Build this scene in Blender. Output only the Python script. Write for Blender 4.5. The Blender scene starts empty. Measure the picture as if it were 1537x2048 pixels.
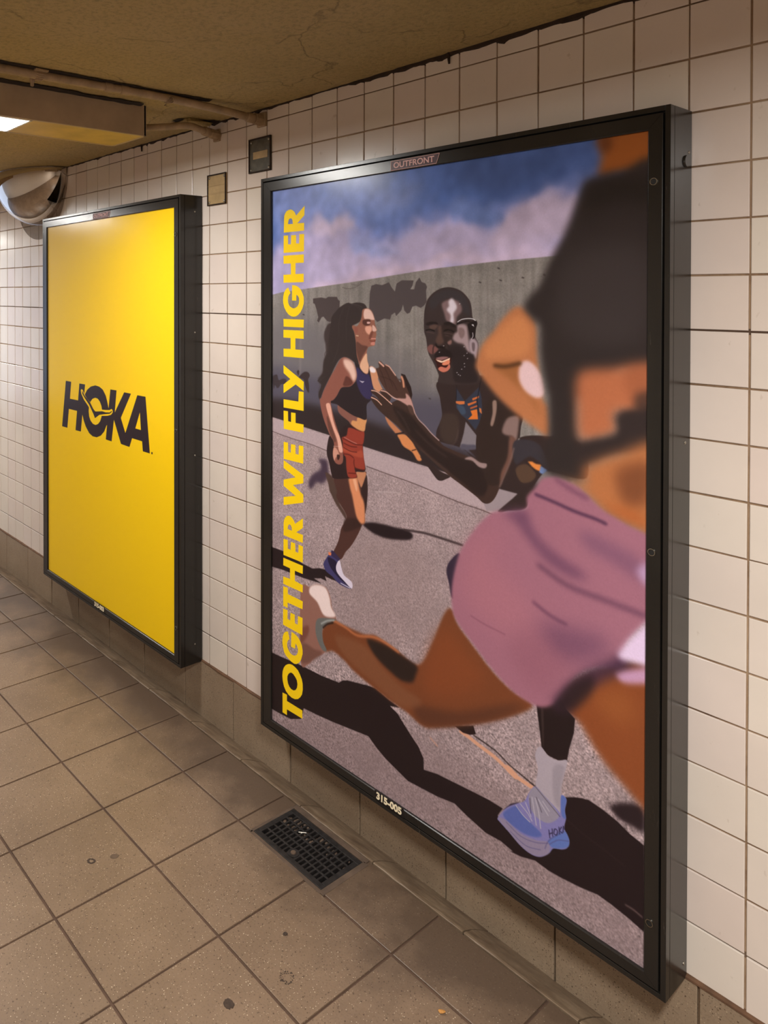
import bpy, bmesh, math, random
import numpy as np
from mathutils import Vector, Matrix
random.seed(7)
C = bpy.context.scene.collection
sc = bpy.context.scene

# ------------------------------------------------------------------ camera
W, H = 1537.0, 2048.0
F, CX, CY = 1532.9148, 466.619, 603.3311            # focal length and optical centre of the (shifted, cropped) lens, in pixels
cam_d = bpy.data.cameras.new('camera')
cam = bpy.data.objects.new('camera', cam_d)
C.objects.link(cam)
cam_d.sensor_fit = 'VERTICAL'
cam_d.sensor_height = 24.0
cam_d.lens = 24.0 * F / H
cam_d.shift_x = (W / 2 - CX) / H
cam_d.shift_y = (CY - H / 2) / H
cam_d.clip_start = 0.02
yaw, pit, rol = 0.9105, -0.0103, -0.0001
Rz = Matrix.Rotation(yaw, 3, 'Z'); Rx = Matrix.Rotation(pit, 3, 'X'); Ry = Matrix.Rotation(rol, 3, 'Y')
cam.rotation_euler = (Rz @ Rx @ Ry @ Matrix.Rotation(math.pi / 2, 3, 'X')).to_euler()
cam.location = (1.9458, -1.7528, 1.6103)
sc.camera = cam

# ------------------------------------------------------------------ world, exposure, lamps
sc.view_settings.view_transform = 'Standard'
sc.view_settings.look = 'None'
sc.view_settings.gamma = 1.0
sc.view_settings.use_curve_mapping = False
sc.view_settings.exposure = 0.0
wd = bpy.data.worlds.new('daylight'); sc.world = wd; wd.use_nodes = True
wd.node_tree.nodes['Background'].inputs[0].default_value = (0.62, 0.74, 1.0, 1)
wd.node_tree.nodes['Background'].inputs[1].default_value = 1.6
LAMP = (1.0, 0.975, 0.93)
LAMP_W = (27.0, 78.0, 40.0, 36.0, 40.0)              # watts of each fluorescent fitting
FIXTURES = [(-0.478, -0.346), (2.13, -0.95), (4.74, -0.346), (-3.09, -0.346), (-5.70, -0.346)]   # x of the fitting, y of the end by the wall

def area(name, loc, size, power, col, rot=(0, 0, 0)):
    l = bpy.data.lights.new(name, 'AREA'); l.shape = 'RECTANGLE'; l.size, l.size_y = size; l.energy = power; l.color = col
    o = bpy.data.objects.new(name, l); C.objects.link(o); o.location = loc; o.rotation_euler = rot
    return o

# ------------------------------------------------------------------ sizes
S = 0.1143                  # wall tile pitch
SZ = S * 0.9972
FZ = 2.3321                 # height of wall grid origin over the floor
CEIL = 2.2635
BASE = FZ - 19 * SZ         # top of the base tiles
OPP = -3.35                 # opposite wall
XL, XR = -9.0, 7.0

# ------------------------------------------------------------------ helpers
def link(name, me, mat=None, parent=None, loc=None, **kw):
    o = bpy.data.objects.new(name, me); C.objects.link(o)
    if mat is not None and me is not None and not me.materials: me.materials.append(mat)
    if parent is not None: o.parent = parent
    if loc is not None: o.location = loc
    for k, v in kw.items(): o[k] = v
    return o
def mesh(name, V, Fc, smooth=False):
    me = bpy.data.meshes.new(name); me.from_pydata([tuple(v) for v in V], [], Fc); me.update()
    if smooth: me.polygons.foreach_set('use_smooth', [True] * len(me.polygons))
    return me
def from_bm(name, bm, smooth=False):
    bmesh.ops.recalc_face_normals(bm, faces=bm.faces[:])
    me = bpy.data.meshes.new(name); bm.to_mesh(me); bm.free()
    if smooth: me.polygons.foreach_set('use_smooth', [True] * len(me.polygons))
    return me
def bbox(bm, a, b, bev=0.0, seg=2):
    r = bmesh.ops.create_cube(bm, size=1.0)
    vs = r['verts']
    for v in vs:
        v.co = Vector([(a[i] + b[i]) / 2 + v.co[i] * abs(b[i] - a[i]) for i in range(3)])
    if bev:
        es = list({e for v in vs for e in v.link_edges})
        bmesh.ops.bevel(bm, geom=es, offset=bev, segments=seg, affect='EDGES', profile=0.6)
def boxmesh(name, boxes, bev=0.0):
    bm = bmesh.new()
    for a, b in boxes: bbox(bm, a, b, bev)
    return from_bm(name, bm)
def tube(bm, P, r, n=14, caps=True):
    P = [Vector(p) for p in P]; rings = []
    up = Vector((0, 0, 1))
    for i, p in enumerate(P):
        t = (P[min(i + 1, len(P) - 1)] - P[max(i - 1, 0)]).normalized()
        u = up if abs(t.z) < 0.9 else Vector((1, 0, 0))
        a = t.cross(u).normalized(); b = a.cross(t).normalized()
        rr = r[i] if isinstance(r, (list, tuple)) else r
        rings.append([bm.verts.new(p + (a * math.cos(2 * math.pi * k / n) + b * math.sin(2 * math.pi * k / n)) * rr) for k in range(n)])
    for i in range(len(rings) - 1):
        for k in range(n):
            bm.faces.new((rings[i][k], rings[i][(k + 1) % n], rings[i + 1][(k + 1) % n], rings[i + 1][k]))
    if caps:
        bm.faces.new(rings[0][::-1]); bm.faces.new(rings[-1])
def spline(P, m=6):
    P = [np.array(p, float) for p in P]; out = []
    for i in range(len(P) - 1):
        p0, p1, p2, p3 = P[max(i - 1, 0)], P[i], P[i + 1], P[min(i + 2, len(P) - 1)]
        for k in range(m):
            t = k / m
            out.append(tuple(0.5 * (2 * p1 + (p2 - p0) * t + (2 * p0 - 5 * p1 + 4 * p2 - p3) * t * t + (3 * p1 - p0 - 3 * p2 + p3) * t ** 3)))
    out.append(tuple(P[-1])); return out

# ------------------------------------------------------------------ materials
class NT:
    def __init__(s, name):
        s.m = bpy.data.materials.new(name); s.m.use_nodes = True; s.t = s.m.node_tree; s.b = s.t.nodes['Principled BSDF']
    def n(s, typ, **kw):
        x = s.t.nodes.new(typ)
        for k, v in kw.items():
            if k.startswith('i_'):
                key = k[2:].replace('_', ' ')
                x.inputs[int(key) if key.isdigit() else key].default_value = v
            else: setattr(x, k, v)
        return x
    def l(s, a, b): s.t.links.new(a, b)
    def set(s, **kw):
        for k, v in kw.items(): s.b.inputs[k.replace('_', ' ')].default_value = v
    def noise(s, scale, detail=4, rough=0.6, coord='Object', stretch=None, w=None):
        tc = s.n('ShaderNodeTexCoord'); src = tc.outputs[coord]
        if coord == 'World':
            pass
        if stretch:
            mp = s.n('ShaderNodeMapping'); mp.inputs['Scale'].default_value = stretch; s.l(src, mp.inputs[0]); src = mp.outputs[0]
        x = s.n('ShaderNodeTexNoise'); x.inputs['Scale'].default_value = scale; x.inputs['Detail'].default_value = detail; x.inputs['Roughness'].default_value = rough
        s.l(src, x.inputs['Vector']); return x.outputs['Fac']
    def geo(s, stretch=None):
        g = s.n('ShaderNodeNewGeometry'); src = g.outputs['Position']
        if stretch:
            mp = s.n('ShaderNodeMapping'); mp.inputs['Scale'].default_value = stretch; s.l(src, mp.inputs[0]); src = mp.outputs[0]
        return src
    def gnoise(s, scale, detail=4, rough=0.6, stretch=None):
        x = s.n('ShaderNodeTexNoise'); x.inputs['Scale'].default_value = scale; x.inputs['Detail'].default_value = detail; x.inputs['Roughness'].default_value = rough
        s.l(s.geo(stretch), x.inputs['Vector']); return x.outputs['Fac']
    def ramp(s, fac, stops):
        r = s.n('ShaderNodeValToRGB'); e = r.color_ramp.elements
        while len(e) < len(stops): e.new(0.5)
        for el, (p, c) in zip(e, stops):
            el.position = p; el.color = (*c, 1) if len(c) == 3 else c
        s.l(fac, r.inputs[0]); return r.outputs[0]
    def mix(s, fac, a, b, mode='MIX'):
        x = s.n('ShaderNodeMix', data_type='RGBA', blend_type=mode)
        for val, idx in ((fac, 0), (a, 6), (b, 7)):
            if isinstance(val, (int, float)): x.inputs[idx].default_value = val
            elif isinstance(val, tuple): x.inputs[idx].default_value = (*val, 1)
            else: s.l(val, x.inputs[idx])
        return x.outputs[2]
    def bump(s, h, strength=0.3, dist=0.002):
        x = s.n('ShaderNodeBump'); x.inputs['Strength'].default_value = strength; x.inputs['Distance'].default_value = dist
        s.l(h, x.inputs['Height']); s.l(x.outputs[0], s.b.inputs['Normal'])
def g(v): return (v, v, v)
def lin(r, gg, b):
    f = lambda c: (c / 255 / 12.92) if c / 255 <= 0.04045 else ((c / 255 + 0.055) / 1.055) ** 2.4
    return (f(r), f(gg), f(b))
def simple(name, col, rough=0.5, metal=0.0, spread=0.15, scale=30, bump=0.15, **kw):
    t = NT(name)
    c2 = tuple(min(1, v * (1 + spread)) for v in col); c1 = tuple(v * (1 - spread) for v in col)
    t.l(t.ramp(t.gnoise(scale), [(0.3, c1), (0.7, c2)]), t.b.inputs['Base Color'])
    t.set(Roughness=rough, Metallic=metal)
    if bump: t.bump(t.gnoise(scale * 4), bump, 0.001)
    return t.m

# glazed white wall tile, every tile a little different
t = NT('glazed_tile')
oi = t.n('ShaderNodeObjectInfo')
c = t.ramp(oi.outputs['Random'], [(0.0, lin(219, 204, 195)), (0.3, lin(222, 211, 200)), (0.65, lin(220, 206, 198)), (1.0, lin(224, 214, 202))])
t_d = t.ramp(t.gnoise(2.2, 5), [(0.38, g(0.93)), (0.62, g(1.0))])
c = t.mix(1.0, c, t_d, 'MULTIPLY')
spots = t.ramp(t.gnoise(48, 3, 0.5, (1, 1, 0.6)), [(0.70, g(0)), (0.76, g(1))])
m1 = t.n('ShaderNodeMath', operation='MULTIPLY'); t.l(spots, m1.inputs[0]); m1.inputs[1].default_value = 0.3
c = t.mix(m1.outputs[0], c, lin(150, 126, 104))
t.l(c, t.b.inputs['Base Color'])
t.set(Roughness=0.22, IOR=1.5)
t.bump(t.gnoise(9, 2), 0.12, 0.004)
M_TILE = t.m
# grout of the wall
t = NT('wall_grout')
c = t.ramp(t.gnoise(6, 6, 0.7), [(0.32, lin(96, 70, 50)), (0.5, lin(142, 116, 90)), (0.8, lin(172, 148, 122))])
sep = t.n('ShaderNodeSeparateXYZ'); t.l(t.geo(), sep.inputs[0])
for zz, amt in ((FZ - 7 * SZ, 0.9), (FZ - 18 * SZ, 0.7), (FZ - 1 * SZ, 0.4)):   # two courses were re-pointed with dark filler
    a = t.n('ShaderNodeMath', operation='SUBTRACT'); t.l(sep.outputs[2], a.inputs[0]); a.inputs[1].default_value = zz
    b = t.n('ShaderNodeMath', operation='ABSOLUTE'); t.l(a.outputs[0], b.inputs[0])
    d = t.n('ShaderNodeMath', operation='LESS_THAN'); t.l(b.outputs[0], d.inputs[0]); d.inputs[1].default_value = 0.006
    e = t.n('ShaderNodeMath', operation='MULTIPLY'); t.l(d.outputs[0], e.inputs[0]); e.inputs[1].default_value = amt
    c = t.mix(e.outputs[0], c, lin(70, 50, 38))
t.l(c, t.b.inputs['Base Color']); t.set(Roughness=0.9)
t.bump(t.gnoise(120), 0.5, 0.002)
M_GROUT = t.m
# floor tile: beige quarry with light and dark chips
def speckled(name, base1, base2, rnd=0.06, rough=0.42, dark=lin(70, 52, 40), light=lin(226, 208, 180), sc_=1.0, dirt=True):
    t = NT(name)
    oi = t.n('ShaderNodeObjectInfo')
    c = t.ramp(t.gnoise(1.7 * sc_, 6, 0.65), [(0.32, base1), (0.68, base2)])
    r = t.ramp(oi.outputs['Random'], [(0, g(1 - rnd)), (1, g(1.0))]); c = t.mix(1.0, c, r, 'MULTIPLY')
    c = t.mix(t.ramp(t.gnoise(220 * sc_, 2, 0.5), [(0.55, g(0)), (0.72, g(0.35))]), c, dark)
    for seed, scale, thr, col in ((0, 150, 0.18, dark), (3.3, 190, 0.12, light), (7.7, 80, 0.13, dark), (11.1, 110, 0.09, light)):
        v = t.n('ShaderNodeTexVoronoi'); v.inputs['Scale'].default_value = scale * sc_
        mp = t.n('ShaderNodeMapping'); mp.inputs['Location'].default_value = (seed, seed * 2, seed * 3); t.l(t.geo(), mp.inputs[0]); t.l(mp.outputs[0], v.inputs['Vector'])
        dd = t.ramp(v.outputs['Distance'], [(thr, g(0.75)), (thr + 0.06, g(0))])
        keep = t.n('ShaderNodeSeparateColor'); t.l(v.outputs['Color'], keep.inputs[0])
        k = t.n('ShaderNodeMath', operation='GREATER_THAN'); t.l(keep.outputs[0], k.inputs[0]); k.inputs[1].default_value = 0.62
        mm_ = t.n('ShaderNodeMath', operation='MULTIPLY'); t.l(dd, mm_.inputs[0]); t.l(k.outputs[0], mm_.inputs[1])
        c = t.mix(mm_.outputs[0], c, col)
    if dirt:
        # grime brought in from the wall side by mops: dirty band along the gutter and round the drain
        sp = t.n('ShaderNodeSeparateXYZ'); t.l(t.geo(), sp.inputs[0])
        n1 = t.n('ShaderNodeMath', operation='MULTIPLY_ADD'); t.l(t.gnoise(3.5, 5, 0.6), n1.inputs[0]); n1.inputs[1].default_value = 0.95; t.l(sp.outputs[1], n1.inputs[2])
        dm = t.ramp(n1.outputs[0], [(0.0, g(0.0)), (0.30, g(0.85))])
        c = t.mix(dm, c, lin(78, 62, 50))
    t.l(c, t.b.inputs['Base Color']); t.set(Roughness=rough)
    t.bump(t.gnoise(160 * sc_, 3), 0.18, 0.0015)
    return t.m
M_FLOOR = speckled('floor_tile', lin(116, 95, 76), lin(140, 117, 96))
M_BASE = speckled('base_tile', lin(136, 117, 97), lin(158, 139, 117), rough=0.35, sc_=1.15, light=lin(200, 180, 150), dirt=False)
M_FGROUT = simple('floor_grout', lin(84, 62, 48), 0.85, spread=0.3, scale=14, bump=0.4)
t = NT('gutter_cement')
c = t.ramp(t.gnoise(30, 7, 0.7, (0.35, 1, 1)), [(0.34, lin(98, 80, 63)), (0.52, lin(120, 101, 81)), (0.7, lin(136, 116, 95))])
c = t.mix(t.ramp(t.gnoise(7, 4), [(0.45, g(0)), (0.7, g(0.6))]), c, lin(82, 64, 50))
t.l(c, t.b.inputs['Base Color']); t.set(Roughness=0.5); t.bump(t.gnoise(90), 0.35, 0.001)
M_CURB = t.m
M_CEMENT = simple('drain_cement', lin(86, 69, 56), 0.7, spread=0.3, scale=18, bump=0.6)
# ceiling: rough plaster, cream paint gone brown
t = NT('ceiling_paint')
c = t.ramp(t.gnoise(1.4, 7, 0.6), [(0.3, lin(190, 164, 104)), (0.5, lin(212, 186, 124)), (0.75, lin(218, 192, 138))])
fine = t.gnoise(75, 9, 0.8)
c = t.mix(1.0, c, t.ramp(fine, [(0.34, g(0.62)), (0.52, g(0.98))]), 'MULTIPLY')
cr = t.n('ShaderNodeTexVoronoi'); cr.feature = 'DISTANCE_TO_EDGE'; cr.inputs['Scale'].default_value = 2.4
nz = t.n('ShaderNodeTexNoise'); nz.inputs['Scale'].default_value = 3.0; nz.inputs['Detail'].default_value = 8
t.l(t.geo(), nz.inputs['Vector'])
wp = t.mix(0.35, t.geo(), nz.outputs['Color']); t.l(wp, cr.inputs['Vector'])
crk = t.ramp(cr.outputs['Distance'], [(0.0, g(1)), (0.009, g(0))])
gate = t.ramp(t.gnoise(2.6, 3), [(0.47, g(0)), (0.55, g(0.42))])
mc = t.n('ShaderNodeMath', operation='MULTIPLY'); t.l(crk, mc.inputs[0]); t.l(gate, mc.inputs[1])
c = t.mix(mc.outputs[0], c, lin(84, 62, 40))
pk = t.ramp(t.gnoise(19, 4, 0.7, (1, 0.45, 1)), [(0.70, g(0)), (0.76, g(0.7))])
c = t.mix(pk, c, lin(70, 50, 32))
t.l(c, t.b.inputs['Base Color']); t.set(Roughness=0.75)
ad = t.n('ShaderNodeMath', operation='SUBTRACT'); t.l(fine, ad.inputs[0]); t.l(mc.outputs[0], ad.inputs[1])
t.bump(ad.outputs[0], 0.9, 0.012)
M_CEIL = t.m
M_GRIME_SHADE = simple('ceiling_grime_shade', lin(40, 29, 20), 0.95, spread=0.4, scale=30, bump=0.6)  # one dark colour for ceiling grime and for painted gap shade
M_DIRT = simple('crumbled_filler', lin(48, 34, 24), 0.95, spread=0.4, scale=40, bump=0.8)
M_PIPE = simple('painted_conduit', lin(158, 134, 104), 0.55, spread=0.25, scale=25, bump=0.5)
M_FIX = simple('painted_housing', lin(172, 150, 122), 0.5, spread=0.12, scale=9, bump=0.25)
M_MUSTARD = simple('mustard_enamel', lin(196, 166, 84), 0.5, spread=0.22, scale=7, bump=0.2)  # one mottled mustard yellow for the lamp cover plates
M_WHITE = simple('white_metal', lin(225, 220, 208), 0.35, spread=0.03)
t = NT('black_powder_coat')
c = t.ramp(t.gnoise(3.0, 7, 0.7, (1, 1, 0.25)), [(0.35, lin(22, 20, 18)), (0.7, lin(38, 35, 32))])
dust = t.ramp(t.gnoise(70, 5, 0.75, (1, 1, 0.12)), [(0.66, g(0)), (0.8, g(0.45))])
c = t.mix(dust, c, lin(120, 108, 98))
t.l(c, t.b.inputs['Base Color']); t.set(Roughness=0.24, IOR=1.5)
t.bump(t.gnoise(150), 0.08, 0.001)
M_BLACK = t.m
M_GAP = simple('shadow_gap_paint', lin(16, 14, 13), 0.7, bump=0)
M_STEEL = simple('worn_steel', lin(170, 165, 155), 0.3, 1.0)
M_IRON = simple('cast_iron', lin(42, 38, 37), 0.5, 0.3, spread=0.45, scale=60, bump=0.6)
M_PIT = simple('drain_pit', lin(22, 18, 15), 0.9, bump=0)
t = NT('chrome_plastic')
t.set(Metallic=1.0, Roughness=0.035); t.b.inputs['Base Color'].default_value = (0.52, 0.47, 0.42, 1)
sm = t.ramp(t.gnoise(9, 4, 0.6), [(0.35, g(0.02)), (0.75, g(0.11))]); t.l(sm, t.b.inputs['Roughness'])
M_CHROME = t.m
t = NT('smoky_plastic'); t.b.inputs['Base Color'].default_value = (0.30, 0.26, 0.22, 1); t.set(Roughness=0.12, Metallic=0.75)
t.l(t.ramp(t.gnoise(14), [(0.3, lin(120, 105, 92)), (0.7, lin(168, 150, 134))]), t.b.inputs['Base Color'])
trs = t.n('ShaderNodeBsdfTransparent'); ms = t.n('ShaderNodeMixShader'); ms.inputs[0].default_value = 0.5
t.l(t.b.outputs[0], ms.inputs[1]); t.l(trs.outputs[0], ms.inputs[2]); t.l(ms.outputs[0], t.t.nodes['Material Output'].inputs[0])
M_SMOKE = t.m
t = NT('lamp_diffuser')
em = t.n('ShaderNodeEmission'); em.inputs[0].default_value = (1, 0.93, 0.82, 1); em.inputs[1].default_value = 3.0
t.l(em.outputs[0], t.t.nodes['Material Output'].inputs[0])
M_LENS = t.m
# acrylic cover sheet: clear with a faint worn sheen
t = NT('acrylic_sheet')
tr = t.n('ShaderNodeBsdfTransparent'); gl = t.n('ShaderNodeBsdfGlossy'); gl.inputs['Roughness'].default_value = 0.18
t.l(t.ramp(t.gnoise(5, 6, 0.6), [(0.3, g(0.15)), (0.7, g(0.24))]), gl.inputs['Roughness'])
fr = t.n('ShaderNodeFresnel'); fr.inputs[0].default_value = 1.27
bk = t.n('ShaderNodeNewGeometry'); fm = t.n('ShaderNodeMath', operation='SUBTRACT'); fm.use_clamp = True
t.l(fr.outputs[0], fm.inputs[0]); t.l(bk.outputs['Backfacing'], fm.inputs[1])
mx = t.n('ShaderNodeMixShader'); t.l(fm.outputs[0], mx.inputs[0]); t.l(tr.outputs[0], mx.inputs[1]); t.l(gl.outputs[0], mx.inputs[2])
t.l(mx.outputs[0], t.t.nodes['Material Output'].inputs[0])
M_ACRYL = t.m
M_GUM = simple('old_gum', lin(62, 48, 38), 0.8, spread=0.3, scale=90, bump=0.5)
M_STICK = simple('black_sticker', lin(26, 22, 22), 0.4)
M_LETTER = simple('pale_print', lin(236, 222, 190), 0.5, spread=0.05)
M_PURPLE = simple('plum_sticker', lin(70, 42, 52), 0.4)
M_PINK = simple('dusty_print', lin(222, 180, 180), 0.5, spread=0.05)

# ------------------------------------------------------------------ the printed sheets, drawn from outlines in half millimetres of the sheet
PW, PH, OX, OY = 1236, 1800, 20, 22                   # pixels (1 per mm) and the offset of the sheet's visible corner
def box1(a, r, ax):
    if r < 1: return a
    k = 2 * r + 1
    pad = [(0, 0), (0, 0)]; pad[ax] = (r + 1, r)
    c = np.cumsum(np.pad(a, pad, mode='edge'), axis=ax, dtype=np.float64)
    if ax == 0: return ((c[k:] - c[:-k]) / k).astype(np.float32)
    return ((c[:, k:] - c[:, :-k]) / k).astype(np.float32)
def blur(a, s):
    if s < 0.35: return a
    if s < 1.6:
        x = np.arange(-5, 6); kk = np.exp(-x * x / (2 * s * s)); kk /= kk.sum()
        for ax in (0, 1):
            o = np.zeros_like(a)
            for i, w in zip(x, kk): o += w * np.roll(a, i, ax)
            a = o
        return a
    r = max(1, int(round((math.sqrt(4 * s * s + 1) - 1) / 2)))
    for _ in range(3): a = box1(box1(a, r, 0), r, 1)
    return a
def closed(P, m=6):
    n = len(P); out = []
    for i in range(n):
        p0, p1, p2, p3 = P[i - 1], P[i], P[(i + 1) % n], P[(i + 2) % n]
        for k in range(m):
            t = k / m
            out.append(0.5 * (2 * p1 + (p2 - p0) * t + (2 * p0 - 5 * p1 + 4 * p2 - p3) * t * t + (3 * p1 - p0 - 3 * p2 + p3) * t ** 3))
    return np.array(out)
def cover(polys, x0, y0, w, h, ss=4):
    """even-odd coverage of closed outlines in the window (x0, y0, w, h)"""
    acc = np.zeros((h, w + 2), np.float32)
    E = np.concatenate([np.concatenate([p, np.roll(p, -1, 0)], 1) for p in polys])
    E = E[np.abs(E[:, 1] - E[:, 3]) > 1e-9]
    lo, hi = np.minimum(E[:, 1], E[:, 3]), np.maximum(E[:, 1], E[:, 3])
    for j in range(h * ss):
        y = y0 + (j + 0.5) / ss
        m = (lo <= y) & (hi > y)
        if not m.any(): continue
        e = E[m]
        xs = np.sort(e[:, 0] + (y - e[:, 1]) * (e[:, 2] - e[:, 0]) / (e[:, 3] - e[:, 1])) - x0
        xs = np.clip(xs, 0, w)
        r = acc[j // ss]
        for a, b in zip(xs[0::2], xs[1::2]):
            # running sum turns these four marks into a span with soft ends
            ia, ib = int(a), int(b)
            r[ia] += ia + 1 - a; r[ia + 1] += a - ia
            r[ib] -= ib + 1 - b; r[ib + 1] -= b - ib
    return np.clip(np.cumsum(acc, 1)[:, :w] / ss, 0, 1)
def unpack(s):
    a = np.array([float(v) for v in s.split()]).reshape(-1, 2) / 2
    return a + (OX, OY)
def paint(img, polys, col, blur_px=0, alpha=1.0, width=0, tex=None):
    if width:
        P = polys[0]; pad = width + 2 + 3 * blur_px
    else:
        P = np.concatenate(polys); pad = 2 + 3 * blur_px
    x0, y0 = np.floor(np.maximum(P.min(0) - pad, -250)).astype(int); x1, y1 = np.ceil(np.minimum(P.max(0) + pad, (PW + 250, PH + 250))).astype(int)
    w, h = x1 - x0, y1 - y0
    if w < 1 or h < 1: return
    if width:
        yy, xx = np.mgrid[y0:y1, x0:x1]; xx = xx + 0.5; yy = yy + 0.5; d = np.full((h, w), 1e9)
        for a, b in zip(P[:-1], P[1:]):
            ab = b - a; L2 = max(ab @ ab, 1e-9)
            t = np.clip(((xx - a[0]) * ab[0] + (yy - a[1]) * ab[1]) / L2, 0, 1)
            d = np.minimum(d, np.hypot(xx - a[0] - t * ab[0], yy - a[1] - t * ab[1]))
        m = np.clip(width / 2 + 0.5 - d, 0, 1).astype(np.float32)
    else:
        m = cover(polys, x0, y0, w, h)
    m = blur(m, blur_px) * alpha
    X0, Y0, X1, Y1 = max(x0, 0), max(y0, 0), min(x1, PW), min(y1, PH)
    if X1 <= X0 or Y1 <= Y0: return
    m = m[Y0 - y0:Y1 - y0, X0 - x0:X1 - x0, None]
    c = np.array(col, np.float32) / 255
    if tex is not None: c = c * tex[Y0:Y1, X0:X1, None]
    img[Y0:Y1, X0:X1] = img[Y0:Y1, X0:X1] * (1 - m) + c * m
def to_image(name, arr):
    im = bpy.data.images.new(name, PW, PH, alpha=False)
    out = np.ones((PH, PW, 4), np.float32); out[..., :3] = np.clip(arr[::-1], 0, 1)
    im.pixels.foreach_set(out.ravel()); im.update(); im.pack()
    return im

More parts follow.
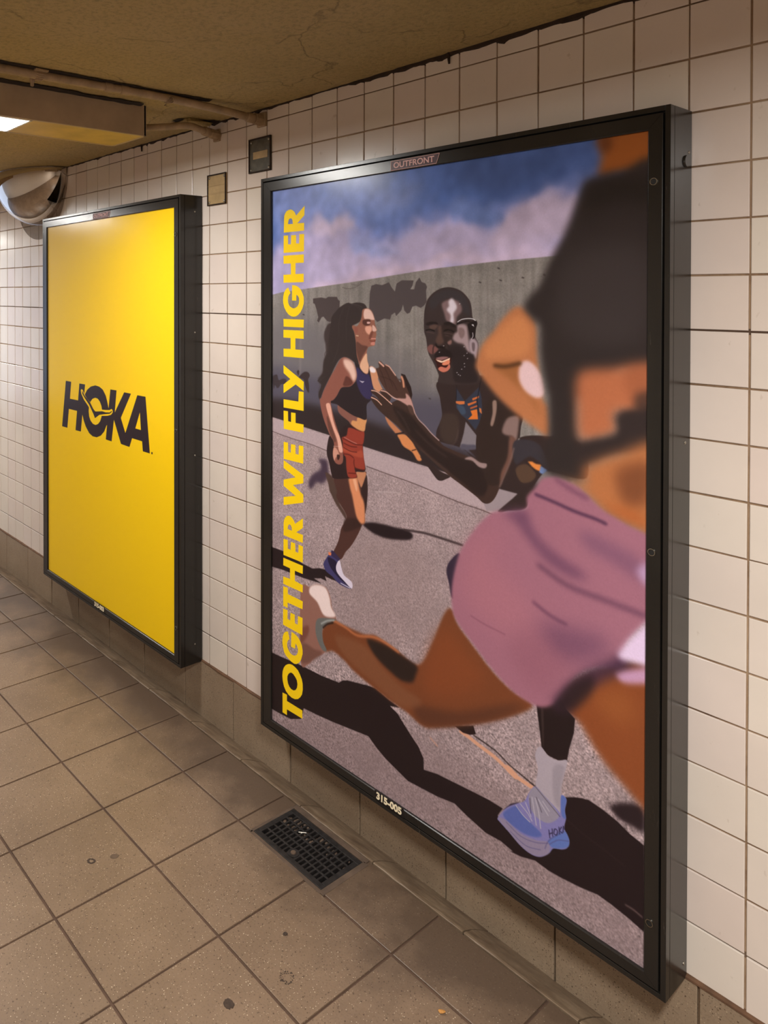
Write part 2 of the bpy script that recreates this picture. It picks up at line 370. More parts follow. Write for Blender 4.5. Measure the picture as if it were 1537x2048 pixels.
# outlines of the printed runners picture: kind (s smooth, p straight, l line, g speckled ground), colour, softness, opacity, width, points
RUNNERS = [
('p',(94,120,182),0,1,0,'-346 -740 2571 -188 2577 894 -346 1063'),
('s',(138,154,206),22,1,0,'-26 -30 444 -18 1069 49 1069 213 695 239 265 238 -26 251'),
('s',(78,97,144),30,1,0,'1396 -67 2382 -169 2385 326 2064 254 1687 266 1487 198'),
('s',(178,166,196),20,1,0,'-26 383 356 214 926 341 1205 278 1632 310 1895 238 2176 200 2178 569 1398 601 -25 780'),
('s',(198,180,198),9,1,0,'365 230 488 199 695 233 743 287 614 322 445 297'),
('s',(186,172,198),12,1,0,'445 373 696 357 926 426 1138 313 1397 318 1576 368 1688 460 1576 554 927 595 266 617'),
('s',(186,168,186),9,1,0,'1794 275 1895 238 2063 221 2154 241 2087 367 1946 449 1688 460 1632 384'),
('s',(110,128,176),9,1,0,'1412 191 1546 229 1687 290 1660 349 1488 299'),
('s',(150,155,195),10,1,0,'696 327 926 355 1035 431 889 438 735 403'),
('s',(205,182,196),10,1,0,'75 713 696 562 1272 507 1688 472 1994 474 1994 519 1398 550 696 636 75 713'),
('w',(139,131,123),0.6,1,0,'-36 684 104 661 696 606 1035 569 1304 540 1688 513 1970 500 2405 482 2412 1728 -35 1710'),
('s',(119,112,111),25,1,0,'-35 879 266 838 697 944 1241 1078 1401 1375 1951 1528 2412 1728 -35 1577'),
('s',(92,86,96),14,1,0,'-35 1178 358 1178 1072 1229 1401 1220 1692 1431 1693 1626 -35 1544'),
('s',(56,46,46),8,1,0,'-76 1382 358 1359 929 1413 1242 1451 1692 1504 1902 1572 1851 1665 1402 1633 698 1577 -76 1549'),
('l',(128,116,112),1.5,0.45,2.5,'148 777 158 1034 153 1292'),
('l',(128,116,112),1.5,0.45,2.5,'656 768 665 1005 661 1242'),
('l',(128,116,112),1.5,0.45,2.5,'744 767 753 1000 749 1233'),
('l',(128,116,112),1.5,0.45,2.5,'1190 598 1198 974 1195 1189'),
('l',(128,116,112),1.5,0.45,2.5,'1444 602 1451 959 1449 1164'),
('l',(128,116,112),1.5,0.45,2.5,'1619 604 1626 949 1624 1146'),
('l',(128,116,112),1.5,0.45,2.5,'1748 606 1754 942 1753 1133'),
('l',(158,146,138),3,0.35,6,'266 712 271 1028 266 1218'),
('l',(158,146,138),3,0.35,6,'489 710 494 1015 490 1198'),
('l',(158,146,138),3,0.35,6,'1071 707 1075 981 1072 1146'),
('l',(158,146,138),3,0.35,6,'1368 705 1372 964 1369 1120'),
('l',(158,146,138),3,0.35,6,'1821 702 1825 937 1823 1079'),
('l',(98,86,84),0.6,0.8,1.5,'634 635 691 642 747 632 792 609'),
('l',(98,86,84),0.6,0.8,1.2,'705 615 756 622 765 608'),
('l',(104,94,90),2,0.7,2,'683 645 687 687 689 728'),
('l',(70,62,60),0.6,0.9,2.5,'1678 547 1686 550'),
('l',(70,62,60),0.6,0.9,2.5,'1689 606 1698 609'),
('l',(70,62,60),0.6,0.9,2.5,'1573 614 1582 617'),
('l',(70,62,60),0.6,0.9,2.5,'1807 595 1815 597'),
('l',(70,62,60),0.6,0.9,2.5,'1916 584 1924 587'),
('l',(70,62,60),0.6,0.9,2.5,'293 802 306 805'),
('l',(70,62,60),0.6,0.9,2.5,'1064 1143 1075 1145'),
('l',(70,62,60),0.6,0.9,2.5,'1269 1226 1279 1228'),
('p',(82,71,69),0.5,1,0,'384 702 456 695 497 701 517 691 591 691 600 708 615 715 610 771 576 835 527 843 507 837 477 812 461 816 436 849 421 839 431 817 415 767 400 735 386 731'),
('p',(86,76,75),0.5,1,0,'847 760 851 673 864 626 899 617 942 624 993 608 1010 634 1035 660 1048 615 1084 599 1165 600 1157 629 1141 648 1169 648 1180 610 1204 585 1219 610 1243 617 1254 636 1247 654 1251 716 1235 735 1212 748 1181 736 1157 742 1141 774 1121 781 1101 762 1093 731 1081 763 1044 796 1036 776 1011 790 1002 816 960 811 908 832 891 819'),
('s',(68,56,57),0.8,1,0,'237 1169 252 1156 261 1167 252 1190'),
('s',(66,54,55),0.8,1,0,'259 1197 288 1174 317 1161 345 1165 356 1184 342 1209 349 1238 349 1287 331 1279 313 1246 302 1213 266 1206'),
('s',(68,58,60),0.8,1,0,'2 1224 25 1206 49 1204 64 1236 103 1224 137 1227 126 1254 84 1263 64 1285 45 1289 26 1273 14 1300'),
('g',(166,145,142),0.5,1,0,'-35 1484 358 1515 966 1568 1402 1602 1800 1628 2412 1697 2422 3510 -33 3580'),
('p',(186,164,163),2,0.8,0,'-35 1487 358 1519 966 1571 1402 1605 1800 1631 2412 1699 2412 1769 1693 1748 1340 1719 832 1662 358 1612 -35 1577'),
('l',(92,72,70),0.5,0.9,1.6,'-35 1577 178 1599 358 1609 512 1628'),
('l',(92,72,70),0.5,0.9,1.8,'832 1665 1003 1682 1177 1698 1340 1721 1463 1737 1598 1747 1720 1766'),
('l',(190,170,166),1.2,0.7,2,'10 2119 202 2081 332 2049 552 2011'),
('l',(190,170,166),1.2,0.7,2.5,'890 1800 977 1784 1077 1765'),
('s',(140,118,116),30,0.6,0,'702 3159 1407 3033 1958 3120 2381 3307 2382 3517 1409 3553 78 3596 -23 3475'),
('s',(150,128,124),25,0.5,0,'700 2123 1244 2038 1405 2384 1076 2635 619 2653'),
('p',(47,36,38),0.8,1,0,'-32 2350 -11 2349 108 2346 294 2376 383 2382 445 2362 505 2355 553 2376 646 2399 541 2400 493 2397 506 2424 457 2421 395 2439 463 2451 307 2465 108 2469 -32 2481'),
('s',(47,36,38),1.6,1,0,'801 2003 866 1980 959 1969 1040 1966 1118 1960 1156 1972 1164 1986 1142 2009 1070 2028 980 2043 897 2040 834 2023'),
('l',(70,56,56),1.5,0.9,5,'1108 1964 1231 1949 1340 1948 1478 1951'),
('p',(44,33,34),0.7,1,0,'-57 3053 82 3045 264 3028 466 3020 613 3003 641 2979 683 2962 846 2927 898 2920 1000 2944 1074 2956 1006 2975 1062 2995 1098 3027 1158 3076 1204 3110 1239 3159 1241 3218 1329 3198 1436 3189 1560 3178 1639 3172 1715 3174 1687 3223 1734 3265 1858 3245 1898 3163 2033 2953 2076 2930 2110 2917 2140 2909 2202 2918 2262 2934 2321 2961 2377 2976 2379 3338 2364 3336 2322 3324 2244 3310 2183 3304 2104 3320 2017 3331 1954 3335 1885 3328 1813 3352 1754 3360 1772 3352 1706 3339 1620 3345 1510 3319 1437 3296 1329 3316 1135 3332 1050 3308 976 3286 912 3257 847 3218 712 3239 570 3261 421 3279 305 3289 281 3368 183 3411 83 3421 -57 3429'),
('s',(50,38,40),3.5,1,0,'2234 2884 2281 2847 2339 2821 2377 2832 2377 2917 2332 2923 2282 2923 2250 2908'),
('l',(110,88,84),1.5,0.8,3,'2303 3273 2334 3273 2370 3281'),
('l',(56,42,42),1.2,0.6,3,'2027 3044 2108 3072 2204 3089 2296 3110'),
('l',(212,158,128),0.7,1,8,'1474 2907 1524 2914 1574 2926 1670 2944 1744 2970 1798 2983 1877 2992'),
('l',(212,158,128),0.7,1,13,'1744 2965 1780 2980'),
('l',(48,38,36),0.7,0.8,3,'1554 2892 1670 2910 1744 2941 1807 2959 1881 2978'),
('l',(196,150,130),1,0.8,4,'1284 3027 1328 3048'),
('p',(50,36,34),0.6,1,0,'1435 2895 1548 2844 1563 2881 1528 2899 1487 2907'),
('s',(78,62,74),3.2,1,0,'433 1697 469 1684 509 1687 518 1730 523 1760 510 1795 469 1834 419 1838 382 1877 354 1886 349 1845 387 1792 451 1751 456 1718'),
('s',(88,68,60),1.2,1,0,'496 1759 558 1779 585 1827 611 1869 645 1896 614 1923 665 1974 670 2010 631 1978 579 1930 544 1884 527 1863 532 1869 519 1825 505 1795'),
('s',(60,44,42),0.8,1,0,'830 1716 839 1792 835 1858 837 1800 833 1875 818 1942 797 1898 777 1842 774 1835 778 1798 814 1740'),
('s',(84,56,50),0.6,1,0,'569 1777 687 1749 753 1733 824 1696 818 1736 794 1789 788 1832 798 1865 812 1925 818 1972 814 1997 794 2014 778 2048 749 2098 708 2157 666 2202 623 2259 554 2243 567 2223 602 2160 619 2109 632 2065 670 2010 665 1974 614 1923 588 1888 593 1857'),
('s',(66,46,42),1.6,1,0,'665 2008 757 1986 790 2018 737 2052 674 2080 644 2075'),
('s',(218,142,100),2,1,0,'691 1757 753 1742 766 1776 778 1819 798 1865 793 1839 814 1895 817 1972 812 1998 784 2004 753 1975 736 1927 720 1869 707 1826 712 1848 697 1805'),
('s',(196,134,98),1,1,0,'749 1712 823 1700 814 1743 790 1793 774 1775 757 1744'),
('s',(236,178,140),1.5,0.8,0,'724 1760 745 1756 757 1796 753 1827 737 1800'),
('s',(72,66,104),0.5,1,0,'549 2230 571 2240 615 2260 598 2286 589 2339 615 2360 658 2391 710 2406 675 2413 606 2406 554 2381 501 2364 481 2335 483 2315 510 2276 523 2256'),
('s',(46,38,60),0.6,1,0,'519 2274 589 2283 598 2337 641 2368 700 2400 662 2393 589 2364 532 2321'),
('s',(218,204,214),0.5,1,0,'615 2266 632 2308 654 2345 708 2363 722 2384 717 2404 700 2403 654 2380 615 2360 589 2336 589 2301'),
('l',(225,215,220),0.4,1,1.8,'626 2400 666 2404 700 2407'),
('p',(226,130,88),0.4,1,0,'521 2241 550 2238 545 2257 523 2260'),
('p',(62,52,80),0.4,1,0,'549 2221 567 2226 623 2257 606 2272 545 2257'),
('s',(54,40,40),0.7,1,0,'703 1439 777 1465 813 1463 809 1512 801 1546 806 1618 819 1694 749 1712 755 1743 678 1764 567 1785 545 1756 527 1696 509 1652 509 1604 527 1538 558 1521 610 1501 644 1465'),
('s',(152,66,52),1,1,0,'686 1463 720 1461 777 1469 811 1468 807 1527 799 1548 806 1612 817 1685 773 1691 737 1690 741 1708 753 1742 689 1755 670 1702 666 1644 644 1620 640 1553 632 1529 670 1511 678 1485'),
('s',(176,84,62),1,0.8,0,'644 1583 695 1590 753 1593 789 1578 802 1618 745 1622 695 1612 644 1608'),
('l',(84,34,30),0.6,0.8,2.2,'640 1531 695 1544 745 1552 797 1547'),
('l',(84,34,30),0.6,0.8,2.2,'648 1558 703 1569 753 1566'),
('l',(84,34,30),0.6,0.8,2.2,'648 1585 703 1598 753 1596'),
('l',(84,34,30),0.6,0.8,2.2,'649 1623 695 1621 728 1634'),
('l',(84,34,30),0.6,0.8,2.2,'732 1642 732 1673 753 1696 814 1688'),
('l',(84,34,30),0.6,0.8,2.2,'687 1730 745 1722'),
('l',(84,34,30),0.6,0.8,2.2,'703 1439 736 1459 785 1467'),
('l',(214,170,160),0.4,0.7,1.2,'653 1523 703 1537 753 1546'),
('s',(138,92,80),0.7,1,0,'601 1337 644 1354 711 1376 773 1387 827 1386 821 1423 813 1464 777 1465 736 1453 703 1439 686 1423 627 1396 601 1371'),
('s',(214,152,100),1,1,0,'761 1392 826 1392 821 1429 812 1463 777 1465 740 1455 709 1438 719 1415 752 1414'),
('s',(52,42,44),0.6,1,0,'735 1072 768 1081 776 1102 796 1122 824 1133 840 1127 848 1085 856 1102 864 1155 878 1201 872 1228 861 1279 829 1314 827 1394 769 1392 711 1381 627 1350 592 1335 540 1331 553 1311 601 1265 635 1224 702 1212 740 1181 752 1134'),
('s',(64,56,88),1.2,1,0,'750 1104 772 1108 796 1128 824 1136 842 1131 864 1167 877 1210 868 1244 864 1271 833 1277 793 1257 760 1212 748 1165'),
('p',(190,180,190),0.4,1,0,'770 1175 792 1178 813 1177 797 1188 786 1184'),
('s',(70,58,56),2.2,1,0,'473 1125 481 1074 495 1044 499 996 481 934 495 889 526 850 591 867 583 992 548 1119 495 1203 450 1223 432 1205 464 1158'),
('s',(62,52,50),0.8,1,0,'617 751 676 726 710 730 751 723 807 730 829 757 800 782 780 830 718 862 731 892 745 953 751 1013 766 1079 731 1072 668 1049 617 1061 574 1111 539 1170 509 1211 482 1252 446 1322 434 1288 457 1229 427 1206 473 1157 477 1119 486 1073 517 1027 521 964 530 906 539 856 548 812 591 770'),
('l',(96,86,84),0.8,0.6,1.2,'710 734 751 737 791 749'),
('l',(74,62,60),0.5,0.85,1.3,'495 883 488 921 504 952'),
('l',(74,62,60),0.5,0.85,1.3,'486 902 495 933 490 959'),
('l',(74,62,60),0.5,0.85,1.3,'508 964 495 997 508 1028'),
('l',(74,62,60),0.5,0.85,1.3,'495 1060 477 1090 473 1125'),
('l',(74,62,60),0.5,0.85,1.3,'473 1157 450 1178 427 1193'),
('l',(74,62,60),0.5,0.85,1.3,'477 1182 450 1204 423 1209'),
('l',(74,62,60),0.5,0.85,1.3,'450 1223 441 1249 432 1282'),
('l',(74,62,60),0.5,0.85,1.3,'512 863 495 895 486 915'),
('l',(74,62,60),0.5,0.85,1.3,'499 1022 486 1042 495 1060'),
('l',(84,72,68),1.2,0.5,1.6,'642 760 608 835 609 928'),
('l',(84,72,68),1.2,0.5,1.6,'693 747 668 833 668 956'),
('l',(84,72,68),1.2,0.5,1.6,'609 959 592 1023 557 1087'),
('l',(84,72,68),1.2,0.5,1.6,'734 740 775 758 787 782'),
('s',(152,100,82),0.7,1,0,'795 767 816 757 843 757 867 771 883 798 889 827 891 845 906 877 899 887 902 903 896 924 897 933 891 951 887 966 864 972 838 981 830 1008 834 1053 844 1082 840 1127 816 1132 784 1107 772 1084 764 1064 751 1028 747 983 743 947 731 898 714 869 722 856 751 861 775 836 788 806'),
('s',(104,70,60),1.5,1,0,'751 952 792 968 836 975 824 997 800 1028 776 1066 760 1037 749 998'),
('s',(228,188,170),1,1,0,'812 763 843 760 867 777 882 804 884 821 840 818 812 817 804 793'),
('s',(226,166,140),1.2,1,0,'824 859 863 858 867 881 856 905 832 900 816 877'),
('s',(222,178,160),0.6,1,0,'873 851 891 860 903 877 895 885 873 884'),
('s',(92,58,50),0.9,1,0,'804 823 851 819 857 834 848 852 816 855 796 842'),
('s',(215,170,160),0.5,1,0,'832 833 855 834 851 843 832 844'),
('s',(122,74,62),1,1,0,'858 892 877 887 871 908 858 929 844 930'),
('l',(112,44,40),0.5,1,1.4,'852 941 875 943 893 939'),
('l',(222,150,134),0.4,1,2,'864 929 896 927'),
('s',(206,136,118),0.6,1,0,'864 950 889 947 886 965 860 963'),
('s',(150,92,78),1,1,0,'735 868 759 873 755 898 739 898'),
('l',(210,170,140),0.5,1,2.5,'747 916 763 917'),
('s',(226,176,142),0.8,1,0,'778 1081 800 1043 828 1014 834 1056 845 1088 836 1127 808 1127 780 1102'),
('s',(208,148,112),0.7,1,0,'848 1091 872 1086 899 1101 919 1135 915 1156 938 1195 953 1220 907 1225 878 1201 864 1155 852 1111'),
('s',(240,224,220),1,1,0,'852 1096 872 1089 896 1105 891 1120 860 1119'),
('s',(146,92,78),0.7,1,0,'622 1061 652 1048 685 1054 719 1070 739 1099 752 1134 750 1165 731 1194 698 1218 643 1227 618 1242 592 1282 562 1312 540 1325 553 1377 575 1437 610 1510 627 1548 638 1584 644 1661 623 1690 584 1690 562 1662 557 1628 567 1589 562 1558 536 1531 509 1490 478 1434 453 1364 446 1313 455 1315 477 1268 509 1217 539 1170 570 1130 600 1087'),
('s',(230,190,170),2.4,1,0,'647 1061 685 1060 719 1076 739 1111 748 1153 731 1185 711 1168 694 1139 664 1111 647 1087'),
('s',(104,62,54),1.3,1,0,'669 1159 706 1175 719 1198 686 1216 643 1217 652 1186'),
('s',(228,170,146),0.8,1,0,'500 1345 527 1335 541 1357 558 1424 584 1480 614 1525 636 1584 638 1615 610 1613 593 1547 558 1483 531 1427 509 1382'),
('s',(110,72,62),0.8,1,0,'509 1414 540 1461 562 1502 584 1549 571 1563 536 1518 513 1464'),
('s',(206,150,128),0.8,1,0,'567 1598 593 1604 610 1635 584 1655 571 1676 560 1643'),
('s',(70,44,40),0.6,1,0,'593 1638 617 1637 610 1663 597 1665'),
('l',(230,200,185),0.4,0.7,1,'562 1591 623 1583'),
('s',(60,47,45),0.6,1,0,'1332 1127 1596 1077 1686 1142 1807 1227 1802 1319 1785 1475 1790 1362 1944 1327 2094 1339 2124 1486 1957 1488 1914 1508 1856 1602 1831 1685 1737 1718 1682 1731 1689 1618 1611 1564 1462 1430 1561 1493 1459 1455 1333 1442 1316 1399 1339 1345 1353 1304 1339 1216'),
('p',(158,142,142),0.8,1,0,'1689 1621 1788 1625 1764 1651 1682 1731 1619 1745 1597 1699 1633 1692 1675 1652'),
('p',(134,124,126),0.7,1,0,'1497 1319 1526 1347 1561 1380 1557 1440 1523 1451 1462 1456 1485 1380'),
('s',(92,86,96),1.5,1,0,'1472 1437 1510 1434 1554 1429 1554 1451 1472 1464'),
('s',(72,58,52),1.8,1,0,'1360 1303 1439 1293 1459 1357 1439 1425 1380 1446 1340 1396'),
('p',(60,62,74),0.8,1,0,'1438 1150 1490 1216 1572 1138 1587 1179 1594 1253 1581 1308 1554 1354 1510 1312 1471 1289 1439 1255'),
('p',(222,122,56),0.5,1,0,'1525 1261 1563 1248 1569 1298 1510 1306 1535 1281'),
('p',(206,110,60),0.5,1,0,'1534 1198 1575 1180 1572 1191 1538 1208'),
('p',(206,110,60),0.5,1,0,'1506 1228 1559 1206 1559 1216 1513 1238'),
('p',(190,100,60),0.5,1,0,'1522 1245 1566 1227 1566 1235 1525 1253'),
('p',(210,120,70),0.5,1,0,'1437 1222 1490 1216 1490 1231 1461 1237 1439 1233'),
('p',(206,120,70),0.5,1,0,'1575 1239 1587 1243 1591 1269 1578 1260'),
('s',(70,82,98),1,1,0,'1445 1243 1484 1244 1497 1275 1471 1284'),
('l',(34,28,32),0.5,0.9,1.5,'1442 1123 1439 1216'),
('l',(34,28,32),0.5,0.9,1.5,'1587 1088 1563 1203'),
('l',(34,28,32),0.5,0.9,1.5,'1563 1203 1572 1277'),
('s',(196,128,90),1,1,0,'968 1361 1003 1378 1076 1424 1087 1432 1053 1448 1023 1429 988 1398'),
('s',(216,140,88),1,1,0,'1057 1451 1106 1441 1150 1464 1179 1500 1222 1556 1194 1568 1157 1529 1098 1507 1072 1475'),
('l',(50,38,38),0.7,1,3,'1046 1447 1106 1430'),
('l',(60,38,34),0.7,1,2,'1157 1521 1183 1511'),
('s',(60,47,45),0.5,1,0,'1215 1546 1340 1598 1404 1613 1371 1637 1347 1648 1320 1644 1272 1599 1233 1563'),
('p',(52,38,36),0.5,1,0,'1079 1110 1108 1115 1149 1178 1158 1218 1149 1254 1123 1198 1090 1143'),
('s',(84,60,52),0.5,1,0,'900 1096 924 1088 916 1064 932 1052 960 1071 979 1067 1006 1090 1045 1126 1075 1159 1079 1129 1093 1122 1116 1176 1156 1253 1149 1277 1105 1247 1068 1252 1022 1241 976 1216 928 1163 908 1122'),
('l',(222,170,148),0.6,1,4,'924 1059 936 1066 956 1079'),
('l',(222,170,148),0.6,1,2.6,'971 1070 995 1078 1014 1096 1041 1123'),
('l',(212,148,116),0.8,1,5,'1084 1129 1094 1148 1099 1180'),
('l',(58,38,34),0.8,0.8,1.5,'920 1085 952 1137 976 1195'),
('l',(58,38,34),0.8,0.8,1.5,'960 1082 991 1128 1022 1185'),
('l',(58,38,34),0.8,0.8,1.5,'936 1138 1014 1155 1052 1205'),
('s',(70,52,46),0.5,1,0,'999 1283 1075 1250 1142 1266 1186 1331 1271 1400 1333 1439 1367 1464 1472 1486 1573 1502 1740 1509 1705 1583 1670 1663 1638 1701 1601 1709 1561 1686 1473 1645 1394 1610 1271 1542 1179 1488 1113 1440 1045 1396 960 1353 905 1318 865 1279 860 1264 881 1256 921 1273 945 1296 905 1257 863 1235 863 1221 885 1217 937 1235 929 1221 952 1211 1014 1233'),
('s',(52,40,38),2,1,0,'1022 1298 1142 1331 1243 1409 1340 1474 1472 1508 1598 1529 1628 1609 1586 1681 1473 1628 1271 1525 1113 1416'),
('l',(226,176,152),0.4,1,2.2,'866 1224 905 1227 960 1254 1015 1286'),
('l',(226,176,152),0.4,1,2.4,'865 1264 905 1274 941 1298'),
('l',(212,168,150),0.5,1,2.6,'936 1218 976 1222 1030 1249 1090 1258 1149 1268 1175 1315'),
('l',(176,146,140),0.5,1,2.6,'1175 1315 1200 1346 1243 1375 1285 1409 1333 1439'),
('s',(196,150,138),1,1,0,'1053 1250 1112 1243 1112 1217 1134 1226 1157 1259 1171 1315 1149 1295 1113 1276'),
('s',(88,66,58),0.9,1,0,'1127 1280 1157 1282 1171 1327 1142 1319'),
('s',(58,45,41),0.6,1,0,'1591 1274 1645 1178 1716 1217 1795 1254 1793 1320 1777 1415 1743 1509 1705 1588 1628 1609 1573 1502 1560 1461 1561 1385'),
('s',(142,116,108),1.6,1,0,'1733 1272 1790 1257 1791 1311 1779 1374 1756 1357 1716 1352 1704 1333'),
('s',(118,84,72),1.6,1,0,'1745 1358 1780 1374 1768 1437 1740 1504 1711 1566 1694 1606 1699 1542 1734 1458'),
('s',(160,134,128),1,1,0,'1491 1510 1529 1492 1579 1511 1619 1512 1610 1535 1573 1534 1536 1511'),
('s',(152,124,110),1,1,0,'1651 1201 1672 1196 1672 1248 1654 1316 1639 1313 1651 1256'),
('s',(64,58,62),1.5,1,0,'1770 1377 1894 1370 1945 1479 1856 1435 1777 1485'),
('s',(92,70,56),1.2,1,0,'1777 1509 1830 1476 1882 1514 1856 1554 1804 1565'),
('p',(228,140,72),1,1,0,'1840 1462 1862 1458 1882 1466 1907 1465 1907 1497 1882 1493 1862 1482'),
('p',(120,140,180),1,1,0,'1907 1471 1942 1485 1914 1508 1898 1502'),
('s',(66,54,52),0.6,1,0,'1250 718 1264 695 1295 667 1339 646 1387 638 1429 644 1468 659 1497 682 1520 711 1530 750 1537 794 1563 818 1553 847 1550 884 1570 920 1569 968 1567 1042 1575 1114 1455 1137 1334 1136 1331 1098 1309 1056 1287 1022 1262 982 1249 910 1236 872 1234 807 1238 760'),
('s',(66,59,60),2,1,0,'1270 710 1308 674 1351 657 1393 649 1438 657 1476 677 1506 714 1517 755 1517 785 1483 761 1453 717 1400 692 1351 707 1308 744 1280 754'),
('s',(134,108,106),2,1,0,'1351 720 1394 702 1438 707 1465 726 1471 761 1442 792 1436 827 1412 835 1376 808 1364 773 1351 743'),
('s',(222,208,210),2.2,1,0,'1391 712 1412 696 1433 719 1442 742 1430 762 1421 774 1424 812 1414 825 1401 815 1404 782 1379 755 1394 737'),
('s',(96,74,66),1.5,1,0,'1271 842 1324 830 1311 856 1280 860'),
('s',(126,84,78),1.5,1,0,'1255 962 1280 940 1318 953 1327 968 1303 985 1277 989'),
('s',(58,45,42),2.2,1,0,'1339 845 1376 829 1418 835 1445 854 1436 882 1400 898 1382 927 1352 939 1340 906'),
('s',(92,70,62),1.6,1,0,'1324 845 1345 840 1352 893 1364 923 1340 937 1312 930 1315 902 1327 881'),
('s',(44,34,33),0.9,1,0,'1361 826 1388 816 1424 827 1442 844 1424 845 1394 834 1370 836'),
('s',(44,34,33),0.9,1,0,'1248 830 1280 819 1318 823 1324 835 1296 831 1258 840'),
('l',(30,23,23),0.5,0.95,2.6,'1364 864 1391 858 1424 867'),
('l',(30,23,23),0.5,0.95,2.6,'1248 866 1274 861 1302 868'),
('l',(104,82,76),0.7,0.7,1.6,'1364 876 1394 877 1421 882'),
('l',(104,82,76),0.7,0.7,1.6,'1252 876 1277 877 1299 880'),
('l',(104,82,76),0.7,0.7,1.6,'1370 888 1394 891'),
('l',(50,38,36),1,0.9,3,'1382 927 1395 954 1401 979'),
('l',(50,38,36),1,0.9,2.6,'1312 933 1296 954 1293 985'),
('s',(36,27,27),0.8,1,0,'1312 930 1324 945 1346 943 1364 948 1376 937 1364 956 1334 957 1312 948'),
('s',(138,104,96),1,1,0,'1385 922 1409 910 1408 931 1391 934'),
('s',(168,144,142),2.2,1,0,'1448 831 1497 830 1509 874 1515 923 1521 974 1507 967 1483 929 1448 923 1418 905 1430 874 1445 866'),
('s',(120,96,92),1.2,0.7,0,'1454 846 1483 850 1489 879 1471 900 1454 881'),
('s',(172,152,154),1.6,1,0,'1518 905 1541 894 1567 920 1565 964 1554 999 1541 975 1524 974 1515 935'),
('s',(90,72,72),1,0.7,0,'1532 919 1549 921 1547 958 1535 956'),
('s',(52,42,42),1.6,1,0,'1395 949 1448 933 1498 960 1541 985 1553 1043 1558 1111 1440 1126 1419 1078 1413 1028'),
('s',(44,34,34),1,1,0,'1303 995 1327 968 1370 955 1407 973 1413 1003 1401 999 1352 997 1312 1010'),
('s',(66,32,28),0.5,1,0,'1303 1013 1352 1001 1401 1001 1408 1016 1398 1055 1380 1076 1352 1081 1328 1068 1315 1035'),
('s',(150,108,104),0.5,1,0,'1312 1010 1352 1000 1392 1000 1364 1013 1340 1019'),
('p',(244,206,176),0.4,1,0,'1310 1016 1352 1022 1401 1002 1399 1014 1371 1026 1346 1032 1324 1026'),
('s',(228,140,106),0.5,1,0,'1355 1032 1395 1014 1398 1032 1377 1042 1355 1043'),
('s',(206,122,100),0.5,1,0,'1328 1062 1346 1052 1377 1055 1396 1034 1402 1052 1386 1071 1359 1080 1334 1073'),
('s',(40,31,31),0.5,1,0,'1509 824 1552 806 1562 818 1555 847 1548 892 1526 895 1515 859'),
('l',(44,34,34),0.4,1,3.5,'1445 826 1471 818 1500 811 1520 812'),
('l',(232,226,224),0.4,1,1.5,'1447 816 1471 803 1506 797 1535 798 1552 806'),
('p',(225,218,216),0.4,1,0,'1528 827 1540 825 1545 838'),
('l',(214,200,200),0.4,1,1.4,'1536 868 1538 885 1529 900'),
('l',(206,196,196),0.4,0.9,1.4,'1457 724 1461 723'),
('l',(206,196,196),0.4,0.9,1.4,'1485 986 1488 985'),
('l',(206,196,196),0.4,0.9,1.4,'1505 1000 1508 998'),
('l',(206,196,196),0.4,0.9,1.4,'1486 1027 1490 1025'),
('l',(206,196,196),0.4,0.9,1.4,'1488 1043 1491 1041'),
('l',(206,196,196),0.4,0.9,1.4,'1470 1056 1474 1055'),
('l',(206,196,196),0.4,0.9,1.4,'1442 1076 1446 1075'),
('l',(206,196,196),0.4,0.9,1.4,'1451 1085 1455 1084'),
('l',(206,196,196),0.4,0.9,1.4,'1484 941 1488 940'),
('l',(206,196,196),0.4,0.9,1.4,'1502 973 1505 971'),
('l',(206,196,196),0.4,0.9,1.4,'1462 1089 1465 1088'),
('l',(206,196,196),0.4,0.9,1.4,'1359 943 1363 942'),
('l',(206,196,196),0.4,0.9,1.4,'1333 978 1337 977'),
('l',(92,72,64),1.6,0.55,3,'1179 1407 1271 1468 1380 1518'),
('l',(92,72,64),1.6,0.55,3,'1215 1506 1299 1549 1394 1593'),
('l',(92,72,64),1.6,0.55,3,'1053 1318 1098 1360 1142 1424'),
('l',(130,104,96),1.4,0.7,3,'1768 1411 1746 1482 1711 1566 1691 1612'),
('l',(96,78,72),1.2,0.5,3,'1452 1369 1439 1425 1407 1458'),
('s',(150,86,42),7,1,0,'2179 -25 2428 -49 2429 186 2266 160 2174 166 2183 74'),
('s',(90,52,34),6,0.7,0,'2173 -8 2226 0 2220 57 2185 57'),
('s',(190,122,80),4.5,1,0,'1791 732 1874 806 1888 974 1916 1164 1937 1182 1947 1321 1881 1301 1783 1248 1680 1174 1609 1106 1554 1041 1552 1037 1586 934 1654 858 1713 785'),
('s',(150,96,54),5,0.6,0,'1655 1023 1799 999 1792 1070 1821 1131 1880 1176 1906 1244 1855 1173 1748 1087'),
('s',(232,196,192),2.6,1,0,'1803 1002 1848 990 1902 1042 1921 1133 1879 1157 1821 1125 1792 1070'),
('s',(216,142,90),6,0.7,0,'1617 926 1777 777 1847 826 1834 953 1691 987 1617 992'),
('l',(84,56,36),3,0.9,7,'1662 1023 1721 1023 1799 1002'),
('s',(56,48,46),7,1,0,'2108 179 2168 163 2266 155 2429 172 2433 987 2271 1000 2155 1138 2087 1136 2088 1317 2146 1325 2261 1280 2287 1168 2440 1150 2441 1300 2262 1351 2152 1408 2089 1453 2101 1501 1970 1509 1932 1487 1919 1389 1944 1327 1943 1152 1929 1102 1902 948 1901 824 1874 800 1819 744 1833 700 1900 625 1933 545 1965 490 2023 384 2066 279'),
('s',(42,36,32),14,0.8,0,'2151 187 2429 202 2430 323 2267 274 2151 310 2103 342'),
